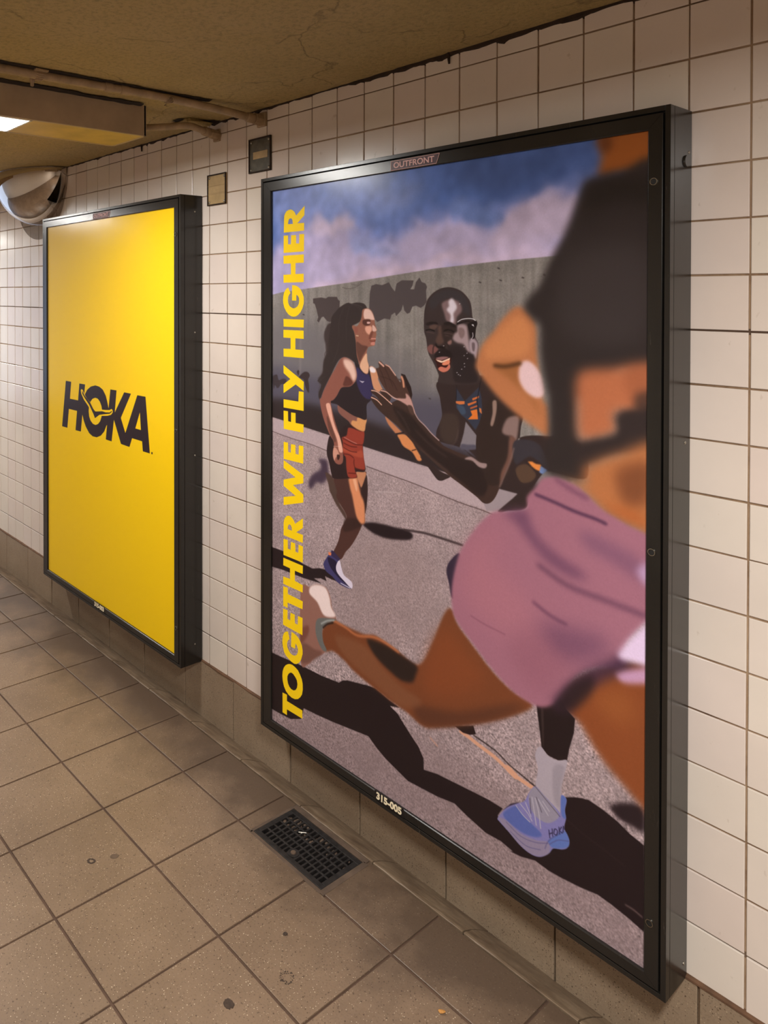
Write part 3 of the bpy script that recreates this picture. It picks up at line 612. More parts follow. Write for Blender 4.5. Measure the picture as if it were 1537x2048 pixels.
('s',(70,62,60),16,0.7,0,'2030 517 2351 473 2380 808 2213 900 1999 820'),
('s',(186,112,76),9,1,0,'2084 1029 2233 992 2439 966 2440 1150 2250 1181 2259 1259 2151 1313 2091 1314 2079 1194'),
('s',(160,94,64),8,0.6,0,'2286 996 2390 978 2390 1077 2313 1112'),
('s',(70,54,48),6,0.8,0,'2334 1094 2440 1072 2440 1160 2340 1167'),
('s',(58,48,46),6,1,0,'2261 1183 2440 1150 2441 1300 2262 1356 2169 1405 2101 1439 2065 1366 2123 1323 2207 1294 2261 1258'),
('s',(184,116,72),9,1,0,'1970 1515 2124 1505 2101 1462 2152 1413 2262 1356 2441 1295 2443 1680 2342 1657 2198 1615 2124 1564 2036 1525'),
('s',(120,72,48),9,0.8,0,'2262 1421 2392 1377 2393 1524 2300 1571 2257 1498'),
('s',(176,88,40),10,0.6,0,'2181 1597 2290 1589 2368 1609 2368 1651 2236 1628'),
('s',(150,106,92),1.5,1,0,'357 2503 426 2467 503 2465 540 2513 553 2568 586 2616 570 2645 435 2685 422 2750 453 2824 495 2862 401 2934 340 3000 277 2999 276 2552'),
('s',(120,72,58),2.5,0.8,0,'277 2800 348 2751 339 2816 277 2887'),
('s',(116,80,68),3,0.8,0,'295 2881 401 2879 470 2878 349 2984 277 2999'),
('s',(238,214,204),2.2,1,0,'365 2500 426 2469 496 2467 532 2515 546 2570 582 2615 486 2641 426 2579 357 2546'),
('s',(124,72,46),2.5,1,0,'470 2733 561 2648 635 2644 806 2642 888 2619 953 2626 1059 2645 1160 2674 1226 2649 1289 2531 1369 2339 1415 2298 1452 2364 1532 2431 1649 2522 1760 2577 1871 2604 1743 2715 1554 2834 1349 2942 1240 2986 1125 2959 1006 2944 1080 2959 990 2943 844 2913 730 2885 651 2851 562 2832 487 2853'),
('s',(138,76,46),14,0.75,0,'1293 2526 1400 2417 1503 2502 1611 2579 1453 2729 1239 2782'),
('s',(92,58,44),7,0.8,0,'1183 2897 1453 2816 1697 2678 1832 2620 1650 2773 1349 2937 1217 2974'),
('s',(134,88,62),4,0.7,0,'586 2728 806 2707 954 2781 1093 2834 1226 2859 1094 2942 881 2893 651 2822'),
('s',(52,40,36),3.6,1,0,'836 2660 924 2648 996 2649 1093 2662 1193 2680 1187 2727 1161 2780 1087 2799 1010 2781 917 2745 866 2708'),
('l',(196,118,76),2,0.9,5,'570 2645 666 2653 760 2667 880 2633 967 2632 1066 2651'),
('s',(112,110,104),1.4,1,0,'418 2697 461 2664 570 2634 586 2634 512 2683 470 2733 478 2803 508 2846 478 2860 436 2824 411 2766'),
('l',(170,170,162),1.4,0.8,4,'461 2700 512 2665 570 2642'),
('l',(46,34,30),1.2,0.9,4,'478 2718 512 2686 561 2660'),
('s',(112,68,54),4,1,0,'2000 2502 2118 2362 2301 2232 2437 2181 2438 2355 2230 2479 2064 2567'),
('s',(140,78,46),5.5,1,0,'2048 2528 2193 2377 2437 2250 2440 2849 2373 2822 2304 2773 2195 2695 2103 2588'),
('s',(156,92,52),12,0.7,0,'2156 2437 2302 2362 2337 2469 2231 2516'),
('p',(45,34,34),0.6,1,0,'1889 2584 1931 2526 2004 2505 2035 2551 2076 2577 2071 2642 2051 2719 2039 2785 1996 2802 1948 2802 1916 2782 1908 2716 1897 2646'),
('s',(76,60,56),1,0.6,0,'1913 2613 1924 2609 1927 2747 1922 2770'),
('s',(172,158,162),0.6,1,0,'1910 2778 1948 2803 1996 2803 2040 2782 2026 2858 2013 2924 2008 3057 1944 3019 1889 2977 1898 2892 1884 2828'),
('s',(150,138,142),2,0.7,0,'1975 2844 2026 2819 2011 2915 2007 3015 1976 2983'),
('p',(64,52,66),0.6,1,0,'1717 3181 1757 3128 1803 3096 1791 3120'),
('s',(132,124,168),0.6,1,0,'1688 3233 1734 3161 1786 3113 1830 3076 1852 3029 1885 2979 1933 3000 1997 3031 2008 3035 2012 2956 2038 2960 2031 3012 2036 3049 2029 3097 2052 3138 2043 3177 2018 3200 1977 3219 1956 3252 1913 3295 1865 3310 1809 3301 1746 3269 1699 3248'),
('s',(150,140,150),0.8,1,0,'1852 3039 1885 2982 1934 3002 1976 3027 2002 3058 1955 3113 1902 3122 1864 3097'),
('s',(94,104,160),1.2,1,0,'1720 3190 1786 3123 1817 3143 1864 3163 1918 3186 1892 3215 1831 3232 1769 3227 1731 3217'),
('s',(96,112,168),0.8,1,0,'2013 2958 2037 2961 2030 3013 2035 3049 2015 3041'),
('s',(100,118,172),0.8,1,0,'1950 3200 1987 3150 2029 3108 2051 3138 2042 3176 1977 3216'),
('s',(146,132,150),0.9,1,0,'1689 3234 1734 3221 1809 3242 1892 3229 1950 3205 1956 3250 1913 3292 1865 3308 1809 3299 1746 3267'),
('l',(92,84,124),0.6,0.7,1.4,'1734 3229 1809 3255 1886 3242 1950 3210'),
('l',(92,84,124),0.6,0.7,1.4,'1758 3263 1837 3285 1913 3262'),
('l',(92,84,124),0.6,0.7,1.4,'1956 3212 1997 3169 2048 3145'),
('l',(92,84,124),0.6,0.7,1.4,'1935 3244 1956 3192 2028 3112'),
('l',(182,172,178),0.5,0.9,2,'1786 3121 1820 3146 1858 3161'),
('l',(182,172,178),0.5,0.9,2,'1808 3101 1847 3126 1869 3150'),
('l',(182,172,178),0.5,0.9,2,'1869 3038 1880 3098 1891 3158'),
('l',(182,172,178),0.5,0.9,2,'1885 3035 1902 3087 1913 3161'),
('l',(182,172,178),0.5,0.9,2,'1901 3031 1934 3064 1950 3081'),
('l',(182,172,178),0.5,0.9,2,'1923 3030 1955 3058'),
('l',(182,172,178),0.5,0.9,2,'1836 3081 1864 3132'),
('l',(84,74,84),0.5,0.8,1.5,'1858 3049 1864 3117'),
('l',(84,74,84),0.5,0.8,1.5,'1891 3027 1918 3083'),
('l',(84,74,84),0.5,0.8,1.5,'1885 2979 1955 3023 2007 3055'),
('l',(58,52,80),0.5,0.9,1.9,'1954 3146 1959 3180'),
('l',(58,52,80),0.5,0.9,1.9,'1970 3132 1973 3165'),
('l',(58,52,80),0.5,0.9,1.9,'1956 3163 1972 3149'),
('l',(58,52,80),0.5,0.9,1.9,'1981 3128 1979 3149 1991 3148 1996 3129 1988 3123 1981 3128'),
('l',(58,52,80),0.5,0.9,1.9,'2003 3106 2005 3135'),
('l',(58,52,80),0.5,0.9,1.9,'2015 3099 2006 3120 2019 3123'),
('l',(58,52,80),0.5,0.9,1.9,'2022 3117 2024 3091'),
('l',(58,52,80),0.5,0.9,1.9,'2024 3091 2029 3102'),
('s',(56,46,60),1.5,1,0,'1383 2106 1409 2046 1471 2003 1471 2202 1420 2244 1399 2171'),
('s',(164,110,122),2.6,1,0,'1831 1685 1837 1630 1882 1573 1914 1529 1970 1512 2066 1525 2124 1559 2198 1612 2290 1648 2443 1721 2409 1981 2356 2069 2300 2160 2287 2252 2155 2318 2079 2385 2040 2462 2000 2525 1934 2584 1866 2599 1760 2577 1649 2514 1532 2422 1452 2356 1420 2296 1418 2175 1450 2034 1479 1964 1561 1841 1633 1761 1682 1731 1737 1721'),
('s',(176,116,124),20,0.7,0,'1539 1929 1717 1791 1647 1980 1785 2064 1873 2196 1741 2323 1552 2262 1471 2158'),
('s',(150,96,108),18,0.6,0,'1741 2363 1916 2221 2078 2279 1999 2463 1917 2536 1813 2499'),
('s',(112,74,96),8,0.8,0,'1710 1731 1831 1691 1857 1757 1909 1816 2008 1871 2126 1918 2068 1946 1947 1912 1858 1841 1778 1764'),
('l',(84,54,76),2.2,0.85,6,'1882 1609 1958 1622 2067 1645 2159 1657 2209 1668'),
('l',(124,80,98),3.5,0.8,8,'1982 1518 2042 1547 2124 1575'),
('s',(122,84,106),9,0.6,0,'2096 1728 2209 1739 2369 1794 2369 1874 2237 1831 2125 1794'),
('l',(92,60,80),4,0.7,8,'1897 1935 2037 1988 2191 2000 2376 2013'),
('l',(104,66,86),3,0.7,6,'1873 2117 1957 2152 2030 2166'),
('s',(110,74,96),14,0.6,0,'1916 2206 2117 2167 2229 2172 2155 2288 1999 2316'),
('l',(140,90,104),1.5,0.7,3,'1532 2294 1610 2310 1723 2321'),
('s',(196,164,192),5,0.8,0,'2343 1828 2394 1787 2395 1882 2359 1871'),
('s',(70,48,66),8,1,0,'2301 2204 2301 2276 2215 2324 2095 2462 2048 2543 1967 2562 2048 2436 2117 2355 2229 2260'),
('s',(50,38,38),6,0.8,0,'2048 2436 2156 2355 2141 2443 2048 2558 1984 2555'),
('s',(226,200,220),4,1,0,'2436 1993 2356 2076 2300 2153 2265 2224 2315 2227 2437 2194'),
('s',(204,160,190),4,0.9,0,'2259 2307 2315 2263 2437 2208 2437 2264 2301 2326'),
]
LETTERS = [
['112 277 114 192 117 167 125 153 139 140 158 134 179 133 197 139 214 151 225 167 229 176 308 120 306 180 240 226 304 227 303 276','153 225 155 210 160 197 168 191 179 189 188 193 195 203 199 226'],
['110 408 111 296 153 297 154 355 181 355 183 298 229 299 230 353 258 354 260 296 304 297 302 406'],
['109 426 301 425 301 477 225 477 224 547 300 546 301 599 110 601 109 550 181 548 180 478 110 478'],
['192 618 214 618 236 623 258 634 276 649 289 668 300 692 302 714 300 737 289 764 271 789 251 805 229 816 207 819 185 817 159 806 136 787 117 761 108 736 105 713 108 688 115 665 131 645 155 631 163 645 177 668 163 680 155 693 152 713 155 731 165 748 180 758 200 765 211 765 229 760 244 751 255 735 259 717 257 700 248 686 232 679 232 716 192 716'],
['109 835 302 835 300 885 111 885'],
['109 906 300 904 301 956 224 956 224 1027 300 1026 302 1078 111 1079 110 1028 179 1026 178 956 109 956'],
['110 1135 302 1226 301 1284 227 1250 111 1317 110 1261 175 1220 111 1187'],
['256 1290 301 1290 301 1410 111 1410 111 1356 252 1356'],
['111 1430 154 1429 156 1493 183 1495 183 1433 226 1432 227 1495 301 1495 299 1548 113 1548'],
['112 1633 154 1632 156 1692 181 1692 183 1637 225 1636 227 1693 255 1693 257 1634 299 1632 298 1743 112 1744'],
['112 1752 299 1814 299 1866 203 1897 299 1938 299 1989 112 2045 112 1992 227 1961 112 1920 112 1879 225 1843 112 1803'],
['112 2241 112 2161 117 2139 127 2123 142 2110 159 2103 179 2103 198 2112 213 2125 222 2141 296 2089 295 2150 233 2193 296 2194 295 2245','153 2192 154 2176 159 2164 170 2157 181 2160 189 2170 193 2192'],
['111 2265 153 2261 154 2318 180 2319 183 2266 223 2266 227 2319 253 2319 255 2265 296 2267 295 2370 111 2370'],
['110 2388 296 2390 294 2442 221 2442 221 2507 295 2513 294 2560 109 2559 109 2511 175 2508 174 2440 109 2438'],
['109 2575 154 2572 154 2612 295 2615 293 2666 152 2668 152 2703 109 2703'],
['108 2721 152 2717 151 2775 176 2776 179 2725 220 2724 222 2779 248 2779 250 2722 293 2721 292 2831 107 2827'],
['188 2845 210 2846 232 2851 254 2860 272 2876 287 2898 294 2926 294 2951 291 2958 280 2991 262 3017 236 3036 214 3042 184 3038 158 3028 135 3018 118 3002 107 2975 102 2956 101 2935 105 2903 116 2879 135 2862 156 2855 162 2873 171 2898 154 2916 147 2934 150 2958 162 2974 181 2988 199 2991 221 2988 240 2973 250 2954 251 2937 243 2919 229 2906 223 2942 185 2943'],
['175 3058 154 3067 132 3083 115 3105 104 3132 101 3164 105 3196 117 3227 136 3250 162 3264 192 3270 222 3267 251 3254 273 3233 289 3209 296 3176 295 3139 287 3113 269 3088 251 3070 225 3060 199 3055','179 3113 162 3127 151 3147 150 3168 156 3191 170 3208 188 3216 211 3215 229 3204 242 3184 246 3160 240 3137 225 3123 207 3112 192 3109'],
['103 3272 147 3269 146 3310 292 3309 292 3362 146 3365 146 3403 103 3403'],
]
LOGO = [
('d',['406 1525 523 1524 495 1691 669 1688 697 1524 815 1523 726 1978 614 1979 647 1791 472 1792 437 1982 319 1982']),
('d',['815 1611 857 1569 925 1533 1019 1512 1098 1517 1163 1538 1220 1588 1249 1646 1277 1716 1276 1813 1226 1857 1187 1911 1123 1958 1044 1985 964 1987 896 1968 828 1917 786 1865 758 1811 759 1714','1019 1625 1065 1629 1104 1650 1137 1689 1149 1731 1136 1788 1110 1829 1071 1859 1024 1875 971 1872 924 1847 897 1813 886 1763 897 1717 925 1670 965 1640']),
('d',['1302 1521 1413 1519 1381 1716 1547 1522 1662 1522 1488 1750 1567 1872 1648 1904 1636 1980 1490 1976 1366 1783 1323 1980 1216 1978 1264 1717']),
('d',['1767 1524 1899 1523 1966 1981 1855 1981 1844 1900 1680 1898 1636 1980 1513 1977 1564 1874','1808 1663 1733 1808 1825 1809']),
('y',['738 1573 766 1578 794 1613 856 1652 925 1682 978 1727 1025 1746 1149 1719 1213 1714 1289 1705 1320 1692 1341 1699 1345 1720 1314 1745 1251 1762 1136 1777 1084 1795 1018 1825 978 1809 938 1757 870 1714 787 1666 738 1619 724 1588']),
('d',['748 1586 766 1597 801 1626 918 1683 978 1733 1018 1752 1149 1734 1213 1736 1289 1728 1326 1708 1329 1718 1289 1739 1213 1751 1097 1772 1011 1814 978 1777 897 1704 815 1656 759 1617']),
('d',['1989 1965 2008 1965 2008 1981 1989 1982']),
]
PX = 1.28        # one pixel of blur or line in the notes below is about this many millimetres
def make_runner_sheet():
    rng = np.random.default_rng(3)
    img = np.zeros((PH, PW, 3), np.float32) + 0.45
    n1 = blur(rng.standard_normal((PH, PW)).astype(np.float32), 0.9); n1 /= n1.std()
    n2 = blur(rng.standard_normal((PH, PW)).astype(np.float32), 1.7); n2 /= n2.std()
    n3 = blur(rng.standard_normal((PH, PW)).astype(np.float32), 14); n3 /= n3.std()
    ramp_ = np.clip((np.arange(PH) - 850) / 800, 0, 1)[:, None]
    speck = 1 + (0.055 * n1 * (1 - ramp_) + ramp_ * (0.10 * n2 + 0.05 * n1) * (1 + 0.25 * n3.clip(-1, 2))) + 0.02 * n3
    speck = np.clip(speck, 0.62, 1.28).astype(np.float32)
    wall_tex = (1 + 0.018 * n1 + 0.02 * n3).astype(np.float32)
    n4 = blur(rng.standard_normal((PH, PW)).astype(np.float32), 30); n4 /= n4.std()
    n5 = blur(rng.standard_normal((PH, PW)).astype(np.float32), 9); n5 /= n5.std()
    n6 = blur(rng.standard_normal((PH, PW)).astype(np.float32), 24); n6 /= n6.std()
    st = blur(rng.standard_normal((1, PW)).astype(np.float32).repeat(3, 0), 3)[:1]; st /= st.std()
    wall_tex = np.clip(wall_tex * (1 + 0.030 * st + 0.02 * n5), 0.8, 1.2).astype(np.float32)
    YY, XX = np.mgrid[0:PH, 0:PW]
    for i, (k, col, bl, al, w, s) in enumerate(RUNNERS):
        P = unpack(s)
        if k == 'w' :                                     # sky finished: feather the clouds before the concrete wall goes in front
            jx = np.clip(XX + 16 * n4 + 5 * n5, 0, PW - 1).astype(int); jy = np.clip(YY + 11 * n6 + 4 * np.roll(n5, 200, 1), 0, PH - 1).astype(int)
            img = blur(img[jy, jx, 0], 2)[..., None] * (1, 0, 0) + blur(img[jy, jx, 1], 2)[..., None] * (0, 1, 0) + blur(img[jy, jx, 2], 2)[..., None] * (0, 0, 1)
            img = (img * (1 + 0.03 * n5 + 0.03 * n4)[..., None]).astype(np.float32)
        if k == 'l':
            Q = np.array(spline([(*p, 0) for p in P], 5))[:, :2] if len(P) > 2 else P
            paint(img, [Q], col, bl * PX, al, w * PX)
        else:
            if k == 's': P = closed(P)
            paint(img, [P], col, bl * PX, al, tex=speck if k == 'g' else wall_tex if k == 'w' else None)
    img *= (1 + 0.007 * n1)[..., None]
    img = (img * 1.07 - 0.035) * np.array((0.975, 1.0, 1.055), np.float32)          # contrast raised, and the lamps' warm tint countered in the print's colours
    for t_ in LETTERS: paint(img, [unpack(s) for s in t_], (252, 214, 20), 0.3)
    return to_image('runners_print', img)
def make_logo_sheet():
    img = np.zeros((PH, PW, 3), np.float32) + np.array((250, 208, 4), np.float32) / 255
    for k, t_ in LOGO:
        paint(img, [unpack(s) for s in t_], (46, 34, 40) if k == 'd' else (250, 208, 4), 0.3)
    return to_image('logo_print', img)
def print_mat(name, im):
    t = NT(name)
    tx = t.n('ShaderNodeTexImage'); tx.image = im; tx.extension = 'EXTEND'
    t.l(tx.outputs[0], t.b.inputs['Base Color']); t.set(Roughness=0.45)
    t.b.inputs['Specular IOR Level'].default_value = 0.08
    return t.m

# ------------------------------------------------------------------ room shell
def boxes(name, bl, mat, parent=None, kind=None, bev=0):
    o = link(name, boxmesh(name, bl, bev), mat, parent)
    if kind: o['kind'] = kind
    return o
wall = boxes('wall_back', [((XL, 0.0003, -0.08), (XR, 0.16, CEIL + 0.1))], M_GROUT, kind='structure')
opp = boxes('wall_front', [((XL, OPP - 0.15, -0.08), (XR, OPP, CEIL + 0.1))], simple('far_wall_tile', lin(222, 210, 198), 0.3, spread=0.05, bump=0.05), kind='structure')
endw = boxes('wall_right', [((XR, OPP - 0.15, -0.08), (XR + 0.15, 0.16, CEIL + 0.1))], simple('end_wall_tile', lin(190, 176, 160), 0.3, spread=0.05, bump=0.05), kind='structure')
# ceiling: gently uneven slab
nx, ny = 160, 34
V = []; Fc = []
for j in range(ny + 1):
    for i in range(nx + 1):
        x = XL + (XR - XL) * i / nx; y = OPP - 0.1 + (0.1 - OPP) * j / ny
        V.append((x, y, CEIL + 0.004 * math.sin(x * 2.3 + y) * math.sin(y * 3.1) + 0.006 * max(0, min(1, x - 0.3))))
for j in range(ny):
    for i in range(nx):
        a = j * (nx + 1) + i; Fc.append((a, a + nx + 1, a + nx + 2, a + 1))
n0 = len(V)
V += [(XL, OPP - 0.1, CEIL + 0.2), (XR, OPP - 0.1, CEIL + 0.2), (XR, 0.0, CEIL + 0.2), (XL, 0.0, CEIL + 0.2)]
Fc.append((n0, n0 + 1, n0 + 2, n0 + 3))
link('ceiling', mesh('ceiling', V, Fc, True), M_CEIL, kind='structure')
# crumbling dark filler where ceiling and wall meet
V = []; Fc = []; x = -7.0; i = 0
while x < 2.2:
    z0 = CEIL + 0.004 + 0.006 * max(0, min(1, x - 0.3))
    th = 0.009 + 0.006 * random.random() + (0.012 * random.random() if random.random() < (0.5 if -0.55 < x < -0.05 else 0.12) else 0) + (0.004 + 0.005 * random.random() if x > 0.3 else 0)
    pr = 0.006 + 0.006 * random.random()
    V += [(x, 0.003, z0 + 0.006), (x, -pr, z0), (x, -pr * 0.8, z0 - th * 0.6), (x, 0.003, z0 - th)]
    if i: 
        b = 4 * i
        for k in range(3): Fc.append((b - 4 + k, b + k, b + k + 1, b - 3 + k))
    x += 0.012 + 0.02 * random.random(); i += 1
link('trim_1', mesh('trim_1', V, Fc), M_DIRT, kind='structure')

# ------------------------------------------------------------------ wall tiles
def tile_mesh(name, w, h, d, bev, mat, ax='wall'):
    """a flat tile with eased edges; wall: faces -Y, floor: faces +Z; origin at the centre of its back"""
    def P(a, b, c): return (a, -c, b) if ax == 'wall' else (a, b, c)
    V = []
    for c, e in ((0, 0), (d - bev * 0.6, 0), (d, bev)):
        V += [P(-w / 2 + e, -h / 2 + e, c), P(w / 2 - e, -h / 2 + e, c), P(w / 2 - e, h / 2 - e, c), P(-w / 2 + e, h / 2 - e, c)]
    Fc = []
    for r in (0, 4):
        for k in range(4):
            a, b = r + k, r + (k + 1) % 4
            Fc.append((a, b, b + 4, a + 4))
    Fc.append((8, 9, 10, 11))
    me = mesh(name, V, Fc); me.materials.append(mat)
    return me
GAP = 0.0042
GX0 = -0.0
full = tile_mesh('wall_tile', S - GAP, SZ - GAP, 0.0045, 0.0012, M_TILE)
cut_h = CEIL - (FZ - SZ)                                             # the cut course under the ceiling
cut = tile_mesh('wall_tile_cut', S - GAP, cut_h - 0.002, 0.0045, 0.0012, M_TILE)
def proj(x, y, z):
    p = cam.matrix_world.inverted() @ Vector((x, y, z)) if False else Minv @ Vector((x, y, z))
    return CX + F * p.x / -p.z, CY - F * p.y / -p.z
Minv = (Matrix.Translation(cam.location) @ cam.rotation_euler.to_matrix().to_4x4()).inverted()
P1 = (-1.7725, -0.503); P2 = (-0.0225, 1.2645); PZ = (0.163, 1.993)
cand = []
for k in range(-62, 33):
    for r in range(0, 19):
        x = (k + 0.5) * S; z = FZ - (r + 0.5) * SZ if r else (FZ - SZ + CEIL) / 2 + 0.0005
        seen = 0
        hid = any(a < x - S / 2 and x + S / 2 < b + 0.06 * (b > 0) * 0 and PZ[0] < z - S / 2 and z + S / 2 < PZ[1] - 0.02 for a, b in (P1, P2))
        u, v = proj(x, 0, z); u2, v2 = proj(x + S / 2, 0, z)
        big = abs(u2 - u) * 2
        # the light boxes stand out from the wall and hide a little more on their far side
        if not hid and z < PZ[1] and z > PZ[0]:
            for a, b in (P1, P2):
                if a - 0.105 < x - S / 2 and x + S / 2 < b: hid = True
        inframe = -45 < u < W + 60 and -80 < v < H + 80 and (x < 1.9)
        cand.append((-(big if inframe and not hid and x < 1.9 else 0), k, r, x, z))
cand.sort()
rest = [[], []]
n = 0
for sz_, k, r, x, z in cand:
    me = full if r else cut
    j = Matrix.Rotation(random.gauss(0, 0.0035), 4, 'X') @ Matrix.Rotation(random.gauss(0, 0.0035), 4, 'Z')
    dx, dz, dy = random.gauss(0, 0.0003), random.gauss(0, 0.0003), abs(random.gauss(0, 0.0004))
    if -sz_ > 0 and n < 300:
        o = bpy.data.objects.new('wall_tile', me); C.objects.link(o); o.parent = wall
        o.matrix_local = Matrix.Translation((x + dx, 0.0015 - dy, z + dz)) @ j
        n += 1
    else:
        rest[0].append((me, Matrix.Translation((x + dx, 0.0015 - dy, z + dz)) @ j))
def merge(name, items, mat, parent):
    V = []; Fc = []
    for me, M in items:
        b = len(V)
        V += [M @ v.co for v in me.vertices]; Fc += [tuple(b + i for i in p.vertices) for p in me.polygons]
    o = link(name, mesh(name, V, Fc), mat, parent); o['kind'] = 'stuff'
    return o
merge('wall_tile_field', rest[0], M_TILE, wall)
print('wall tiles as parts', n, 'rest', len(rest[0]))

# base course, gutter strip, floor
base = boxes('baseboard_back', [((XL, 0.0015, -0.07), (XR, 0.03, BASE - 0.001))], M_FGROUT, kind='structure')
BP = 0.3175
bt = tile_mesh('baseboard_tile', BP - 0.005, BASE + 0.060, 0.009, 0.002, M_BASE)
br = []
for k in range(-28, 22):
    x = 0.018 + (k + 0.5) * BP; z = (BASE - 0.062) / 2
    M = Matrix.Translation((x, -0.0005 + random.gauss(0, 0.0006), z)) @ Matrix.Rotation(random.gauss(0, 0.003), 4, 'Z')
    if -3.4 < x < 1.7:
        o = bpy.data.objects.new('baseboard_tile', bt); C.objects.link(o); o.parent = base; o.matrix_local = M
    else: br.append((bt, M))
merge('baseboard_tile_field', br, M_BASE, base)
# dirty ledge of mortar where the white tiles end
V = []; Fc = []; x = -7; i = 0
while x < 2:
    p = 0.0095 + 0.003 * random.random(); h = 0.004 + 0.004 * random.random()
    V += [(x, 0.0, BASE + 0.004), (x, -p, BASE + 0.001), (x, -p, BASE - h * 0.5), (x, 0.0, BASE - h)]
    if i:
        b = 4 * i
        for k in range(3): Fc.append((b - 4 + k, b + k, b + k + 1, b - 3 + k))
    x += 0.03 + 0.03 * random.random(); i += 1
link('trim_2', mesh('trim_2', V, Fc), simple('ledge_grime', lin(98, 70, 50), 0.9, spread=0.3), kind='structure')

# gutter strip along the foot of the wall: a raised rounded nosing and a slope down to the base tiles
def gutter_profile():
    return [(-0.1205, -0.03), (-0.1205, 0.0002), (-0.1185, 0.0014), (-0.113, 0.0008), (-0.100, -0.0045), (-0.085, -0.0105), (-0.06, -0.023), (-0.035, -0.038), (-0.014, -0.051), (-0.006, -0.055), (-0.006, -0.08)]
gut = boxes('trim_3', [((XL, -0.119, -0.10), (XR, -0.002, -0.066))], M_FGROUT, kind='structure')
prof = gutter_profile()
segs = []
def gutter_piece(L):
    m = 8; V = []; Fc = []
    for i in range(m + 1):
        x = -L / 2 + L * i / m
        for (y, z) in prof: V.append((x, y + random.gauss(0, 0.0004), z + random.gauss(0, 0.0005)))
    q = len(prof)
    for i in range(m):
        for k in range(q - 1): Fc.append((i * q + k, i * q + k + 1, (i + 1) * q + k + 1, (i + 1) * q + k))
    Fc.append(tuple(range(q))); Fc.append(tuple(range(m * q, m * q + q))[::-1])
    me = mesh('gutter_block', V, Fc, False); me.materials.append(M_CURB); return me
gm = [gutter_piece(0.3009 - 0.004) for _ in range(4)]
for k in range(-28, 22):
    x = 0.117 + 0.07 + (k + 0.5) * 0.3009
    if -4.5 < x < 2.2:
        o = bpy.data.objects.new('gutter_block', random.choice(gm)); C.objects.link(o); o.parent = gut; o.location = (x, 0, 0)
link('gutter_rest', mesh('gutter_rest', [(XL, -0.1205, 0.002), (-4.4, -0.1205, 0.002), (-4.4, -0.006, -0.055), (XL, -0.006, -0.055), (2.2, -0.1205, 0.002), (XR, -0.1205, 0.002), (XR, -0.006, -0.055), (2.2, -0.006, -0.055)], [(0, 1, 2, 3), (4, 5, 6, 7)]), M_CURB, gut)

FP = 0.3009; FX0 = 0.117; FY0 = -0.312
DX0, DX1, DY0, DY1 = 0.176, 0.476, -0.312, -0.137       # opening cut for the drain
fl = boxes('floor', [((XL, OPP, -0.08), (DX0, -0.1215, -0.0035)), ((DX1, OPP, -0.08), (XR, -0.1215, -0.0035)), ((DX0, OPP, -0.08), (DX1, DY0 - 0.001, -0.0035)), ((DX0, DY1, -0.08), (DX1, -0.1215, -0.0035)), ((DX0, DY0 - 0.001, -0.12), (DX1, DY1, -0.10))], M_FGROUT, kind='structure')
FG = 0.0068
ftile = tile_mesh('floor_tile', FP - FG, FP - FG, 0.0042, 0.0012, M_FLOOR, 'floor')
first_d = -0.1215 - FY0
frow = tile_mesh('floor_tile_cut', FP - FG, first_d - FG, 0.0042, 0.0012, M_FLOOR, 'floor')
left_d = tile_mesh('floor_tile_sliver', DX0 - FX0 - FG, first_d - FG, 0.0042, 0.0012, M_FLOOR, 'floor')
right_d = tile_mesh('floor_tile_notch', FX0 + 2 * FP - DX1 - FG, first_d - FG, 0.0042, 0.0012, M_FLOOR, 'floor')
fr_ = []
for j in range(-31, 23):
    for r in range(-1, 11):
        x = FX0 + (j + 0.5) * FP; y = FY0 - (r + 0.5) * FP if r >= 0 else (FY0 - 0.1215) / 2
        me = ftile if r >= 0 else frow
        if r == -1 and j == 0: me = left_d; x = (FX0 + DX0) / 2
        if r == -1 and j == 1: me = right_d; x = (DX1 + FX0 + 2 * FP) / 2
        M = Matrix.Translation((x, y, -0.0038 + random.gauss(0, 0.0002))) @ Matrix.Rotation(random.gauss(0, 0.0012), 4, 'X') @ Matrix.Rotation(random.gauss(0, 0.0012), 4, 'Y')
        if -3.6 < x < 1.7 and y > -1.75:
            o = bpy.data.objects.new('floor_tile', me); C.objects.link(o); o.parent = fl; o.matrix_local = M
        elif y > OPP: fr_.append((me, M))
merge('floor_tile_field', fr_, M_FLOOR, fl)
# rough mortar round the drain opening
bm = bmesh.new()
for a, b in (((DX0 - 0.002, DY1 - 0.004, -0.004), (DX1 + 0.002, -0.1225, 0.0012)), ((DX0 - 0.004, DY0 - 0.003, -0.004), (DX0 + 0.006, DY1, 0.001)), ((DX1 - 0.006, DY0 - 0.003, -0.004), (DX1 + 0.012, DY1, 0.0012)), ((DX0, DY0 - 0.006, -0.004), (DX1, DY0 + 0.006, 0.001))):
    bbox(bm, a, b, 0.001)
link('mortar_bed', from_bm('mortar_bed', bm), M_CEMENT, fl)

